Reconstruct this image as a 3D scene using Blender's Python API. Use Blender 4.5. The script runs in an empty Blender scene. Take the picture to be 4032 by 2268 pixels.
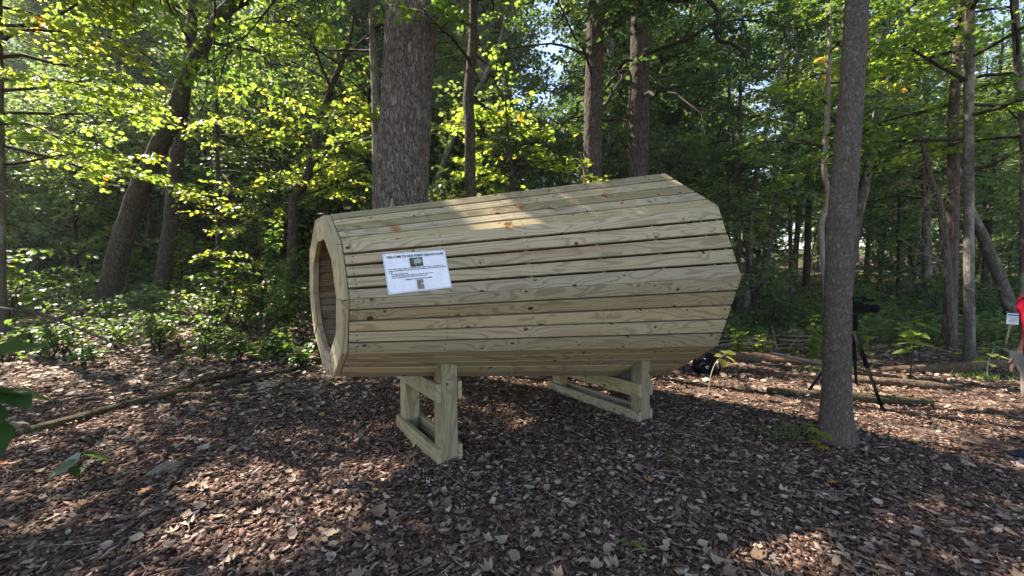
import bpy, bmesh, math, random
import numpy as np
from mathutils import Matrix, Vector

sc = bpy.context.scene
rad = math.radians
RNG = np.random.default_rng(11)
random.seed(11)

# ------------------------------------------------------------------ camera, sky, sun, exposure
cam_d = bpy.data.cameras.new('camera')
cam = bpy.data.objects.new('camera', cam_d)
sc.collection.objects.link(cam)
cam_d.sensor_width = 36.0
cam_d.lens = 1597.3 / 4032 * 36
cam_d.clip_start = 0.05
cam_d.clip_end = 600
cam.matrix_world = (Matrix.Translation((0, 0, 1.55)) @ Matrix.Rotation(math.pi / 2 - 0.0434, 4, 'X')
                    @ Matrix.Rotation(-0.0034, 4, 'Z'))
sc.camera = cam

SUN_EL = rad(47)
SH = np.array([-0.86, 0.51])
SH /= np.linalg.norm(SH)
SUN = np.array([SH[0] * math.cos(SUN_EL), SH[1] * math.cos(SUN_EL), math.sin(SUN_EL)])   # towards the sun

world = bpy.data.worlds.new('World')
sc.world = world
world.use_nodes = True
wn = world.node_tree.nodes
sky = wn.new('ShaderNodeTexSky')
sky.sky_type = 'NISHITA'
sky.sun_disc = False
sky.sun_elevation = SUN_EL
sky.sun_rotation = math.atan2(SH[0], SH[1])
sky.air_density = 1.0
sky.dust_density = 0.4
world.node_tree.links.new(sky.outputs[0], wn['Background'].inputs[0])
wn['Background'].inputs[1].default_value = 0.10

sun_d = bpy.data.lights.new('sun', 'SUN')
sun_d.energy = 5.0
sun_d.angle = rad(0.55)
sun_d.color = (1.0, 0.93, 0.82)
sun = bpy.data.objects.new('sun', sun_d)
sun.rotation_euler = Vector(SUN).to_track_quat('Z', 'Y').to_euler()
sun.location = (-20, 15, 30)
sc.collection.objects.link(sun)

sc.view_settings.view_transform = 'Standard'
sc.view_settings.look = 'None'
sc.view_settings.exposure = 2.15
sc.view_settings.use_white_balance = True
sc.view_settings.white_balance_temperature = 7000
sc.view_settings.white_balance_tint = 14
sc.view_settings.gamma = 1.0
sc.cycles.use_denoising = True
sc.cycles.max_bounces = 8
sc.cycles.diffuse_bounces = 4
sc.cycles.transmission_bounces = 6
sc.cycles.caustics_reflective = False
sc.cycles.caustics_refractive = False
sc.cycles.sample_clamp_indirect = 6.0

C = sc.collection
A_ = np.array


# ------------------------------------------------------------------ helpers
def link(o):
    C.objects.link(o)
    return o


def tag(o, label=None, cat=None, group=None, kind=None):
    if label: o['label'] = label
    if cat: o['category'] = cat
    if group: o['group'] = group
    if kind: o['kind'] = kind
    return o


def empty(name, loc=(0, 0, 0), parent=None):
    o = bpy.data.objects.new(name, None)
    o.empty_display_size = 0.1
    o.location = loc
    o.parent = parent
    return link(o)


def mesh_np(name, V, F, mat, tint=None, smooth=False):
    """V (n,3); F (m,k) of constant k"""
    V = np.ascontiguousarray(V, dtype=np.float32)
    F = np.ascontiguousarray(F, dtype=np.int32)
    me = bpy.data.meshes.new(name)
    m, k = F.shape
    me.vertices.add(len(V))
    me.vertices.foreach_set('co', V.ravel())
    me.loops.add(m * k)
    me.loops.foreach_set('vertex_index', F.ravel())
    me.polygons.add(m)
    me.polygons.foreach_set('loop_start', np.arange(0, m * k, k, dtype=np.int32))
    if smooth:
        me.polygons.foreach_set('use_smooth', np.ones(m, dtype=bool))
    if tint is not None:
        at = me.attributes.new('tint', 'FLOAT', 'POINT')
        at.data.foreach_set('value', np.ascontiguousarray(tint, dtype=np.float32))
    me.update(calc_edges=True)
    if mat: me.materials.append(mat)
    return me


def mesh_py(name, V, F, mat, smooth=False):
    me = bpy.data.meshes.new(name)
    me.from_pydata([tuple(map(float, v)) for v in V], [], [tuple(f) for f in F])
    me.update()
    if smooth:
        for p in me.polygons: p.use_smooth = True
    if mat: me.materials.append(mat)
    return me


def ob(name, me, parent=None, loc=None):
    o = bpy.data.objects.new(name, me)
    o.parent = parent
    if loc is not None: o.location = loc
    return link(o)


def unit(v):
    v = np.asarray(v, float)
    return v / (np.linalg.norm(v, axis=-1, keepdims=True) + 1e-12)


def smooth01(x, a, b):
    t = np.clip((x - a) / (b - a), 0, 1)
    return t * t * (3 - 2 * t)


def ground(x, y):
    x = np.asarray(x, float); y = np.asarray(y, float)
    z = -0.028 * np.clip(x + 0.55, -5, 6) - 0.014 * np.clip(y - 3.1, -2, 6)
    wl = 1 - smooth01(x, -6.5, 2.0)
    z = z + wl * 0.13 * np.maximum(0, y - 6.5) ** 1.12
    z = z + (1 - wl) * 0.05 * np.maximum(0, y - 22)
    z = z + 0.03 * np.maximum(0, x - 9) * smooth01(y, 4, 12)
    z = z + 0.018 * np.sin(1.7 * x + 0.6 * y) * np.sin(1.1 * y - 0.8 * x) * smooth01(np.abs(x) + y, 3, 6)
    for bx, by in ((-.53, 3.25), (-.99, 3.9), (1.37, 4.3), (.63, 5.33)):
        z = z + .03 * np.exp(-((x - bx) ** 2 + (y - by) ** 2) / .05)
    z = z + 0.10 * np.sin(0.5 * x + 1.3) * np.sin(0.43 * y) * smooth01(y, 7, 14)
    return z


def resample(P, n):
    """P (k,4) x y z r -> Catmull-Rom resample to n points"""
    P = np.asarray(P, float)
    k = len(P)
    if k == 2:
        t = np.linspace(0, 1, n)[:, None]
        return P[0] * (1 - t) + P[1] * t
    Q = np.vstack([2 * P[0] - P[1], P, 2 * P[-1] - P[-2]])
    seg = np.linalg.norm(np.diff(P[:, :3], axis=0), axis=1)
    s = np.concatenate([[0], np.cumsum(seg)])
    out = []
    for v in np.linspace(0, s[-1], n):
        i = min(np.searchsorted(s, v, side='right') - 1, k - 2)
        t = (v - s[i]) / (seg[i] + 1e-9)
        a, b, c, d = Q[i], Q[i + 1], Q[i + 2], Q[i + 3]
        out.append(0.5 * (2 * b + (c - a) * t + (2 * a - 5 * b + 4 * c - d) * t * t + (3 * b - a - 3 * c + d) * t ** 3))
    out = A_(out)
    out[:, 3] = np.maximum(out[:, 3], 0.002)
    return out


def tube(P, sides=8, rough=0.0, rng=None, cap=True, add=None):
    """P (n,4). returns V, F(quads)"""
    P = np.asarray(P, float)
    n = len(P)
    T = np.gradient(P[:, :3], axis=0)
    T = unit(T)
    ref = A_([0.0, 1.0, 0.0]) if abs(T[:, 1]).mean() < 0.7 else A_([1.0, 0, 0])
    U = unit(np.cross(T, ref))
    W = np.cross(T, U)
    ang = np.linspace(0, 2 * np.pi, sides, endpoint=False)
    r = P[:, 3][:, None] * np.ones((1, sides))
    if rough and rng is not None:
        ph = rng.random(6) * 6.28
        tt = np.arange(n)[:, None]
        r = r * (1 + rough * (np.sin(ang[None] * 3 + ph[0] + tt * .35) * .5 + np.sin(ang[None] * 5 + ph[1] - tt * .6) * .35
                              + rng.normal(0, .35, (n, sides))))
    if add is not None: r = r + add
    V = P[:, None, :3] + r[..., None] * (np.cos(ang)[None, :, None] * U[:, None] + np.sin(ang)[None, :, None] * W[:, None])
    V = V.reshape(-1, 3)
    i = np.arange(n - 1)[:, None] * sides
    j = np.arange(sides)[None]
    F = np.stack([i + j, i + (j + 1) % sides, i + sides + (j + 1) % sides, i + sides + j], -1).reshape(-1, 4)
    if cap:
        a = len(V)
        V = np.vstack([V, P[0, :3], P[-1, :3]])
        jj = np.arange(0, sides - 1, 2)
        c0 = np.stack([np.full(len(jj), a), (jj + 2) % sides, jj + 1, jj], -1)
        b0 = (n - 1) * sides
        c1 = np.stack([np.full(len(jj), a + 1), b0 + jj, b0 + jj + 1, b0 + (jj + 2) % sides], -1)
        F = np.vstack([F, c0, c1])
    return V, F


def vnoise(u, v, nu, nv, rng):
    G = rng.random((nv + 2, nu))
    x = (u % 1) * nu; y = np.clip(v, 0, .9999) * nv
    i = x.astype(int) % nu; j = y.astype(int)
    fx = x - np.floor(x); fy = y - j
    fx = fx * fx * (3 - 2 * fx); fy = fy * fy * (3 - 2 * fy)
    i2 = (i + 1) % nu
    return (G[j, i] * (1 - fx) + G[j, i2] * fx) * (1 - fy) + (G[j + 1, i] * (1 - fx) + G[j + 1, i2] * fx) * fy


def bark_relief(n, sides, length, nu, cell, amp, rng):
    u = np.linspace(0, 1, sides, endpoint=False)[None] + 0 * np.arange(n)[:, None]
    v = (np.arange(n) / n)[:, None] + 0 * u
    w = vnoise(u, v, nu // 3, int(length / cell / 2), rng) * .03
    a = vnoise(u + w, v, nu, int(length / cell), rng)
    b = vnoise(u - w, v, nu * 2, int(length / cell * 2.5), rng)
    rdg = 1 - np.abs(2 * a - 1)
    big = vnoise(u, v, 5, max(3, int(length / .6)), rng)
    return amp * (-1.3 * rdg ** 3 + .5 * b + 1.2 * (big - .5))


class Acc:
    def __init__(s):
        s.V, s.F, s.n = [], [], 0

    def add(s, V, F):
        s.V.append(V); s.F.append(np.asarray(F) + s.n); s.n += len(V)

    def mesh(s, name, mat, off=(0, 0, 0), smooth=True):
        return mesh_np(name, np.vstack(s.V) - A_(off), np.vstack(s.F), mat, smooth=smooth)


# ------------------------------------------------------------------ materials
def nodes(name):
    m = bpy.data.materials.new(name)
    m.use_nodes = True
    nt = m.node_tree
    nt.nodes.clear()
    out = nt.nodes.new('ShaderNodeOutputMaterial')

    def N(t, **kw):
        n = nt.nodes.new('ShaderNode' + t)
        for k, v in kw.items():
            if k.startswith('i_'):
                key = k[2:]
                n.inputs[int(key) if key.isdigit() else key.replace('_', ' ')].default_value = v
            else:
                setattr(n, k, v)
        return n

    def L(a, b):
        nt.links.new(a, b)
    return m, N, L, out


def math_(N, L, op, a, b=None, c=None):
    n = N('Math', operation=op)
    for i, v in enumerate((a, b, c)):
        if v is None: continue
        if isinstance(v, (int, float)): n.inputs[i].default_value = v
        else: L(v, n.inputs[i])
    return n.outputs[0]


def ramp(N, L, fac, stops, interp='LINEAR'):
    n = N('ValToRGB')
    cr = n.color_ramp
    cr.interpolation = interp
    while len(cr.elements) < len(stops): cr.elements.new(0.5)
    for e, (p, c) in zip(cr.elements, stops):
        e.position = p
        e.color = (c[0], c[1], c[2], 1)
    L(fac, n.inputs[0])
    return n.outputs[0]


def mixc(N, L, fac, a, b, blend='MIX'):
    n = N('Mix', data_type='RGBA', blend_type=blend)
    for sock, v in ((n.inputs[0], fac), (n.inputs[6], a), (n.inputs[7], b)):
        if isinstance(v, (int, float)): sock.default_value = v
        elif isinstance(v, tuple): sock.default_value = (*v, 1)
        else: L(v, sock)
    return n.outputs[2]


def mapped(N, L, scale, coord='Object', offset=None):
    tc = N('TexCoord')
    src = tc.outputs[coord]
    if offset is not None:
        ad = N('VectorMath', operation='ADD')
        L(src, ad.inputs[0]); L(offset, ad.inputs[1])
        src = ad.outputs[0]
    mp = N('Mapping')
    mp.inputs['Scale'].default_value = scale
    L(src, mp.inputs[0])
    return mp.outputs[0]


def noise(N, L, vec, scale, detail=3, rough=.5, dist=0):
    n = N('TexNoise')
    n.inputs['Scale'].default_value = scale
    n.inputs['Detail'].default_value = detail
    n.inputs['Roughness'].default_value = rough
    n.inputs['Distortion'].default_value = dist
    L(vec, n.inputs['Vector'])
    return n.outputs[0]


def finish(N, L, out, col, rough=.7, bump=None, bstr=.3, bdist=.01, spec=.3):
    b = N('BsdfPrincipled')
    if isinstance(col, tuple): b.inputs['Base Color'].default_value = (*col, 1)
    else: L(col, b.inputs['Base Color'])
    if isinstance(rough, (int, float)): b.inputs['Roughness'].default_value = rough
    else: L(rough, b.inputs['Roughness'])
    b.inputs['Specular IOR Level'].default_value = spec
    if bump is not None:
        bn = N('Bump')
        bn.inputs['Strength'].default_value = bstr
        bn.inputs['Distance'].default_value = bdist
        L(bump, bn.inputs['Height'])
        L(bn.outputs[0], b.inputs['Normal'])
    L(b.outputs[0], out.inputs[0])
    return b


def mat_flat(name, col, rough=.7, spec=.3):
    m, N, L, out = nodes(name)
    v = mapped(N, L, (1, 1, 1))
    n = noise(N, L, v, 14, 4)
    c = mixc(N, L, n, tuple(x * .8 for x in col), tuple(min(1, x * 1.2) for x in col))
    finish(N, L, out, c, rough, n, .15, .003, spec)
    return m


def mat_pine(name, light, dark, green):
    m, N, L, out = nodes(name)
    oi = N('ObjectInfo')
    sc_ = N('VectorMath', operation='SCALE')
    cmb = N('CombineXYZ')
    L(oi.outputs['Random'], cmb.inputs[0])
    L(math_(N, L, 'MULTIPLY', oi.outputs['Random'], 7.3), cmb.inputs[1])
    L(math_(N, L, 'MULTIPLY', oi.outputs['Random'], 3.1), cmb.inputs[2])
    L(cmb.outputs[0], sc_.inputs[0]); sc_.inputs['Scale'].default_value = 19.0
    off = sc_.outputs[0]
    # knots
    vk = mapped(N, L, (3.6, 5.6, 5.6), offset=off)
    vo = N('TexVoronoi', voronoi_dimensions='2D')
    vo.inputs['Scale'].default_value = 1.0
    L(vk, vo.inputs['Vector'])
    d = vo.outputs['Distance']
    sep = N('SeparateColor'); L(vo.outputs['Color'], sep.inputs[0])
    has = math_(N, L, 'GREATER_THAN', sep.outputs[0], 0.48)
    size = math_(N, L, 'MULTIPLY_ADD', sep.outputs[1], 0.055, 0.03)
    kd = math_(N, L, 'SUBTRACT', d, size)
    knot = N('MapRange', interpolation_type='SMOOTHSTEP'); L(kd, knot.inputs[0])
    knot.inputs[1].default_value = .016; knot.inputs[2].default_value = -.012
    knot.inputs[3].default_value = 0; knot.inputs[4].default_value = 1
    kmask = math_(N, L, 'MULTIPLY', knot.outputs[0], has)
    bend = math_(N, L, 'POWER', 2.718, math_(N, L, 'MULTIPLY', d, -6.5))
    bend = math_(N, L, 'MULTIPLY', bend, has)
    # grain
    vg = mapped(N, L, (.55, 4.2, 4.2), offset=off)
    n1 = noise(N, L, vg, 1.0, 2, .45, .6)
    tc = N('SeparateXYZ'); L(mapped(N, L, (1, 1, 1), offset=off), tc.inputs[0])
    g = math_(N, L, 'MULTIPLY_ADD', tc.outputs[1], 16.0, math_(N, L, 'MULTIPLY', n1, 13.0))
    g = math_(N, L, 'MULTIPLY_ADD', bend, 2.6, g)
    s = math_(N, L, 'SINE', math_(N, L, 'MULTIPLY', g, 6.283))
    gr = N('MapRange', interpolation_type='SMOOTHSTEP'); L(s, gr.inputs[0])
    gr.inputs[1].default_value = .05; gr.inputs[2].default_value = 1.0
    fib = noise(N, L, mapped(N, L, (3, 150, 150), offset=off), 1.0, 3, .6)
    late = math_(N, L, 'MULTIPLY', gr.outputs[0], math_(N, L, 'MULTIPLY_ADD', fib, .8, .35))
    big = noise(N, L, mapped(N, L, (.9, 2.2, 2.2), offset=off), 1.0, 3, .5)
    base = mixc(N, L, big, light, green)
    base = mixc(N, L, math_(N, L, 'MULTIPLY', late, .62), base, dark)
    # rosy heartwood streaks on some boards
    heart = N('MapRange'); L(noise(N, L, mapped(N, L, (.5, 9, 9), offset=off), 1.0, 2, .5), heart.inputs[0])
    heart.inputs[1].default_value = .6; heart.inputs[2].default_value = .75
    hb = math_(N, L, 'MULTIPLY', heart.outputs[0], math_(N, L, 'GREATER_THAN', oi.outputs['Random'], .5))
    base = mixc(N, L, math_(N, L, 'MULTIPLY', hb, .6), base, (.30, .15, .085))
    # stain smudges
    st = N('MapRange'); L(noise(N, L, mapped(N, L, (2.0, 3.2, 3.2), offset=off), 1.6, 6, .68), st.inputs[0])
    st.inputs[1].default_value = .58; st.inputs[2].default_value = .76
    base = mixc(N, L, math_(N, L, 'MULTIPLY', st.outputs[0], .5), base, (.16, .12, .07))
    ring = N('MapRange'); L(kd, ring.inputs[0])
    ring.inputs[1].default_value = .06; ring.inputs[2].default_value = 0.0
    base = mixc(N, L, math_(N, L, 'MULTIPLY', math_(N, L, 'MULTIPLY', ring.outputs[0], has), .55), base, (.33, .21, .11))
    base = mixc(N, L, kmask, base, (.055, .030, .016))
    hsv = N('HueSaturation')
    L(base, hsv.inputs['Color'])
    L(math_(N, L, 'MULTIPLY_ADD', math_(N, L, 'FRACT', math_(N, L, 'MULTIPLY', oi.outputs['Random'], 17.0)), .46, .72), hsv.inputs['Value'])
    L(math_(N, L, 'MULTIPLY_ADD', oi.outputs['Random'], -.25, 1.08), hsv.inputs['Saturation'])
    bump = math_(N, L, 'ADD', math_(N, L, 'MULTIPLY', fib, .5), math_(N, L, 'MULTIPLY', late, .4))
    finish(N, L, out, hsv.outputs[0], .68, bump, .25, .002, .25)
    return m


def mat_bark(name, c_dark, c_light, sx=26., sz=5., moss=0.0, bstr=.9, bdist=.02, patch=None, vor=.8):
    m, N, L, out = nodes(name)
    oi = N('ObjectInfo')
    cmb = N('CombineXYZ')
    L(math_(N, L, 'MULTIPLY', oi.outputs['Random'], 31.), cmb.inputs[2])
    vec = mapped(N, L, (sx, sx, sz), offset=cmb.outputs[0])
    wob = N('TexNoise'); wob.inputs['Scale'].default_value = 1.3; wob.inputs['Detail'].default_value = 3
    L(vec, wob.inputs['Vector'])
    ad = N('VectorMath', operation='ADD')
    scl = N('VectorMath', operation='SCALE'); scl.inputs['Scale'].default_value = .9
    L(wob.outputs['Color'], scl.inputs[0]); L(vec, ad.inputs[0]); L(scl.outputs[0], ad.inputs[1])
    vo = N('TexVoronoi', feature='DISTANCE_TO_EDGE'); vo.inputs['Scale'].default_value = 1.0
    L(ad.outputs[0], vo.inputs['Vector'])
    fine = noise(N, L, mapped(N, L, (70, 70, 26)), 1.0, 6, .7)
    mid = noise(N, L, ad.outputs[0], 1.1, 5, .62)
    width = math_(N, L, 'MULTIPLY_ADD', mid, .42, -.08)
    pl = N('MapRange', interpolation_type='SMOOTHSTEP'); L(vo.outputs[0], pl.inputs[0])
    pl.inputs[1].default_value = .0
    L(math_(N, L, 'MAXIMUM', width, .03), pl.inputs[2])
    rid = math_(N, L, 'ABSOLUTE', math_(N, L, 'MULTIPLY_ADD', mid, 2.0, -1.0))
    rid = math_(N, L, 'MINIMUM', math_(N, L, 'MULTIPLY', rid, 4.0), 1.0)
    plate = math_(N, L, 'MULTIPLY', math_(N, L, 'MULTIPLY_ADD', pl.outputs[0], vor, 1 - vor), math_(N, L, 'MULTIPLY_ADD', rid, .6, .4))
    h = math_(N, L, 'ADD', math_(N, L, 'MULTIPLY', plate, .8), math_(N, L, 'MULTIPLY', fine, .5))
    fn_ = N('MapRange'); L(fine, fn_.inputs[0]); fn_.inputs[1].default_value = .3; fn_.inputs[2].default_value = .7
    col = mixc(N, L, math_(N, L, 'MULTIPLY', plate, math_(N, L, 'MULTIPLY_ADD', fn_.outputs[0], .65, .35)), c_dark, c_light)
    if patch is not None:
        pn = N('MapRange'); L(noise(N, L, mapped(N, L, (3, 3, 2), offset=cmb.outputs[0]), 1.4, 5, .65), pn.inputs[0])
        pn.inputs[1].default_value = .5; pn.inputs[2].default_value = .62
        col = mixc(N, L, math_(N, L, 'MULTIPLY', pn.outputs[0], .75), col, patch)
    if moss:
        mn = N('MapRange'); L(noise(N, L, mapped(N, L, (5, 5, 1.6), offset=cmb.outputs[0]), 1.5, 5, .7), mn.inputs[0])
        mn.inputs[1].default_value = .66 - .22 * moss; mn.inputs[2].default_value = .74 - .1 * moss
        col = mixc(N, L, math_(N, L, 'MULTIPLY', mn.outputs[0], .85), col, (.045, .05, .014))
    finish(N, L, out, col, .9, h, bstr, bdist, .15)
    return m


def mat_leaf(name, stops, trans=.55, rough=.42, spec=.45, tr_gain=(3.5, 3.2, 1.75)):
    m, N, L, out = nodes(name)
    at = N('Attribute', attribute_name='tint')
    col = ramp(N, L, at.outputs['Fac'], stops)
    b = N('BsdfPrincipled')
    L(col, b.inputs['Base Color'])
    b.inputs['Roughness'].default_value = rough
    b.inputs['Specular IOR Level'].default_value = spec
    t = N('BsdfTranslucent')
    tcol = mixc(N, L, 1.0, col, tr_gain, 'MULTIPLY')
    L(tcol, t.inputs['Color'])
    mx = N('MixShader'); mx.inputs[0].default_value = trans
    L(b.outputs[0], mx.inputs[1]); L(t.outputs[0], mx.inputs[2])
    L(mx.outputs[0], out.inputs[0])
    return m


def mat_tint(name, stops, rough=.8, spec=.2, nscale=60, interp='LINEAR'):
    m, N, L, out = nodes(name)
    at = N('Attribute', attribute_name='tint')
    col = ramp(N, L, at.outputs['Fac'], stops, interp)
    n = noise(N, L, mapped(N, L, (1, 1, 1)), nscale, 4, .6)
    col = mixc(N, L, n, col, (.35, .33, .31), 'MULTIPLY') if False else mixc(N, L, math_(N, L, 'MULTIPLY', n, .28), col, (.03, .018, .013))
    finish(N, L, out, col, rough, n, .4, .004, spec)
    return m


GREEN = [(0, (.026, .056, .018)), (.35, (.050, .098, .026)), (.6, (.088, .145, .034)), (.85, (.145, .19, .045)), (.97, (.22, .21, .05)), (1, (.30, .14, .04))]
MAPLE = [(0, (.05, .095, .022)), (.4, (.092, .15, .032)), (.8, (.15, .20, .045)), (.97, (.22, .22, .05)), (1, (.42, .16, .03))]
DEEP = [(0, (.022, .045, .018)), (.5, (.040, .078, .028)), (.85, (.065, .11, .036)), (1, (.10, .13, .04))]
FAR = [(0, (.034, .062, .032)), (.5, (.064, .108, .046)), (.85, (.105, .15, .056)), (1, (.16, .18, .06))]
YEL = [(0, (.06, .11, .025)), (.5, (.115, .165, .034)), (.8, (.19, .21, .045)), (.93, (.30, .24, .06)), (1, (.38, .16, .05))]
M_leaf = mat_leaf('leaf_green', GREEN)
M_maple = mat_leaf('leaf_maple', MAPLE)
M_deep = mat_leaf('leaf_deep', DEEP, trans=.4)
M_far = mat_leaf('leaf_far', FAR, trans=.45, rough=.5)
M_yel = mat_leaf('leaf_yellowing', YEL)
M_shrub = mat_leaf('leaf_shrub', [(0, (.018, .05, .016)), (.5, (.045, .095, .022)), (.85, (.10, .15, .025)), (1, (.28, .22, .04))], trans=.45, rough=.42, spec=.45)

M_pine = mat_pine('treated_pine', (.40, .312, .180), (.130, .075, .035), (.305, .250, .142))
M_post = mat_pine('treated_post', (.32, .26, .15), (.115, .08, .04), (.25, .215, .12))
M_oak = mat_bark('bark_oak', (.030, .022, .018), (.42, .345, .30), 21, 5.0, .12, 1.0, .05)
M_bark = mat_bark('bark_grey_brown', (.018, .013, .010), (.19, .155, .13), 24, 5, .35, 1.0, .02)
M_bark_moss = mat_bark('bark_mossy', (.014, .011, .008), (.19, .155, .12), 24, 5, .62, 1.0, .02)
M_bark_ash = mat_bark('bark_ash_grey', (.03, .024, .019), (.23, .19, .16), 36, 19, .2, .9, .012, vor=.4)
M_bark_pale = mat_bark('bark_pale', (.13, .11, .09), (.40, .36, .31), 20, 8, 0, .5, .008, (.16, .13, .11))
M_bark_red = mat_bark('bark_reddish', (.05, .036, .030), (.23, .175, .15), 22, 3, .1, .8, .012)
M_bark_smooth = mat_bark('bark_smooth_grey', (.055, .047, .04), (.17, .15, .13), 14, 9, .2, .5, .008, (.26, .24, .20))
M_twig = mat_bark('bark_twig', (.018, .013, .010), (.075, .058, .045), 40, 12, 0, .4, .004)
M_dead = mat_bark('dead_wood', (.10, .075, .055), (.33, .27, .22), 30, 6, 0, .6, .006)
M_logmoss = mat_bark('log_mossy', (.03, .022, .014), (.14, .11, .07), 14, 14, 1.0, .8, .015)
M_log = mat_bark('log_brown', (.045, .028, .018), (.22, .15, .10), 12, 20, .15, .8, .012)

M_chip = mat_tint('wood_chip', [(0, (.026, .014, .010)), (.25, (.072, .040, .029)), (.5, (.150, .089, .065)), (.75, (.27, .185, .14)), (.92, (.44, .335, .265)), (1, (.58, .48, .39))], .85, .15, 45)
M_litter = mat_tint('dry_leaf', [(0, (.075, .045, .028)), (.3, (.16, .105, .068)), (.6, (.28, .21, .155)), (.8, (.38, .31, .245)), (.9, (.38, .17, .05)), (.96, (.30, .08, .03)), (1, (.42, .30, .06))], .7, .25, 30)


def mat_ground():
    m, N, L, out = nodes('forest_soil')
    v = mapped(N, L, (1, 1, 1))
    n1 = noise(N, L, v, .8, 4, .6)
    n2 = noise(N, L, v, 22, 5, .7)
    vo = N('TexVoronoi'); vo.inputs['Scale'].default_value = 34; L(v, vo.inputs['Vector'])
    sep = N('SeparateColor'); L(vo.outputs['Color'], sep.inputs[0])
    col = ramp(N, L, sep.outputs[0], [(0, (.022, .014, .010)), (.45, (.065, .042, .029)), (.8, (.13, .088, .062)), (1, (.23, .17, .125))])
    col = mixc(N, L, math_(N, L, 'MULTIPLY', n2, .5), col, (.03, .02, .014))
    pth = N('MapRange'); L(n1, pth.inputs[0]); pth.inputs[1].default_value = .4; pth.inputs[2].default_value = .65
    col = mixc(N, L, math_(N, L, 'MULTIPLY', pth.outputs[0], .6), col, (.17, .12, .092))
    h = math_(N, L, 'ADD', n2, math_(N, L, 'MULTIPLY', vo.outputs['Distance'], 1.2))
    finish(N, L, out, col, .95, h, .8, .02, .1)
    return m


M_ground = mat_ground()

# ------------------------------------------------------------------ ground
gx = np.unique(np.concatenate([np.linspace(-130, -14, 40), np.linspace(-14, 14, 141), np.linspace(14, 130, 40)]))
gy = np.unique(np.concatenate([np.linspace(-60, -2, 20), np.linspace(-2, 14, 81), np.linspace(14, 150, 60)]))
GX, GY = np.meshgrid(gx, gy)
GV = np.stack([GX, GY, ground(GX, GY)], -1).reshape(-1, 3)
nx, ny = len(gx), len(gy)
ii, jj = np.meshgrid(np.arange(nx - 1), np.arange(ny - 1))
q = (jj * nx + ii).ravel()
GF = np.stack([q, q + 1, q + 1 + nx, q + nx], -1)
g = ob('ground', mesh_np('ground', GV, GF, M_ground, smooth=True))
tag(g, 'dark brown woodland soil under wood chips and fallen leaves', 'ground', kind='structure')

# ------------------------------------------------------------------ the listening horn
CL = A_([-1.42269, 3.05494, 1.36439]); CR = A_([1.60882, 5.18302, 1.47642])
R1, R2 = 0.6106, 1.2740
AX = CR - CL; LEN = np.linalg.norm(AX); AX /= LEN
NEAR = unit(A_([AX[1], -AX[0], 0])); UP = np.cross(NEAR, AX)
if UP[2] < 0: UP = -UP


def hr(t): return R1 + (R2 - R1) * t / LEN


def hv(t, deg, r=None):
    qd = rad(deg)
    return CL + AX * t + (hr(t) if r is None else r) * (math.cos(qd) * NEAR + math.sin(qd) * UP)


HB = A_([0.1, 4.1, -0.05])
horn = empty('listening_horn', HB)
tag(horn, 'large ten-sided wooden listening horn of tapered pale boards raised on timber posts', 'wooden horn')
MI = Matrix.Translation(-HB)


def framed(name, corners, mat, parent, xdir, zdir, faces, smooth=False):
    """mesh in its own frame: x along, z outward; placed in the world under parent"""
    corners = A_(corners)
    o = corners.mean(0)
    x = unit(xdir); z = unit(zdir - x * np.dot(zdir, x)); y = np.cross(z, x)
    Rm = np.stack([x, y, z], 1)
    loc = (corners - o) @ Rm
    me = mesh_py(name, loc, faces, mat, smooth)
    b = ob(name, me, parent)
    M4 = Matrix([[*Rm[0], o[0]], [*Rm[1], o[1]], [*Rm[2], o[2]], [0, 0, 0, 1]])
    b.matrix_local = MI @ M4
    return b


def prism_faces(n):
    f = [(i, (i + 1) % n, n + (i + 1) % n, n + i) for i in range(n)]
    return [tuple(reversed(x)) for x in f] + [tuple(range(n)), tuple(range(2 * n - 1, n - 1, -1))]


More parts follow.
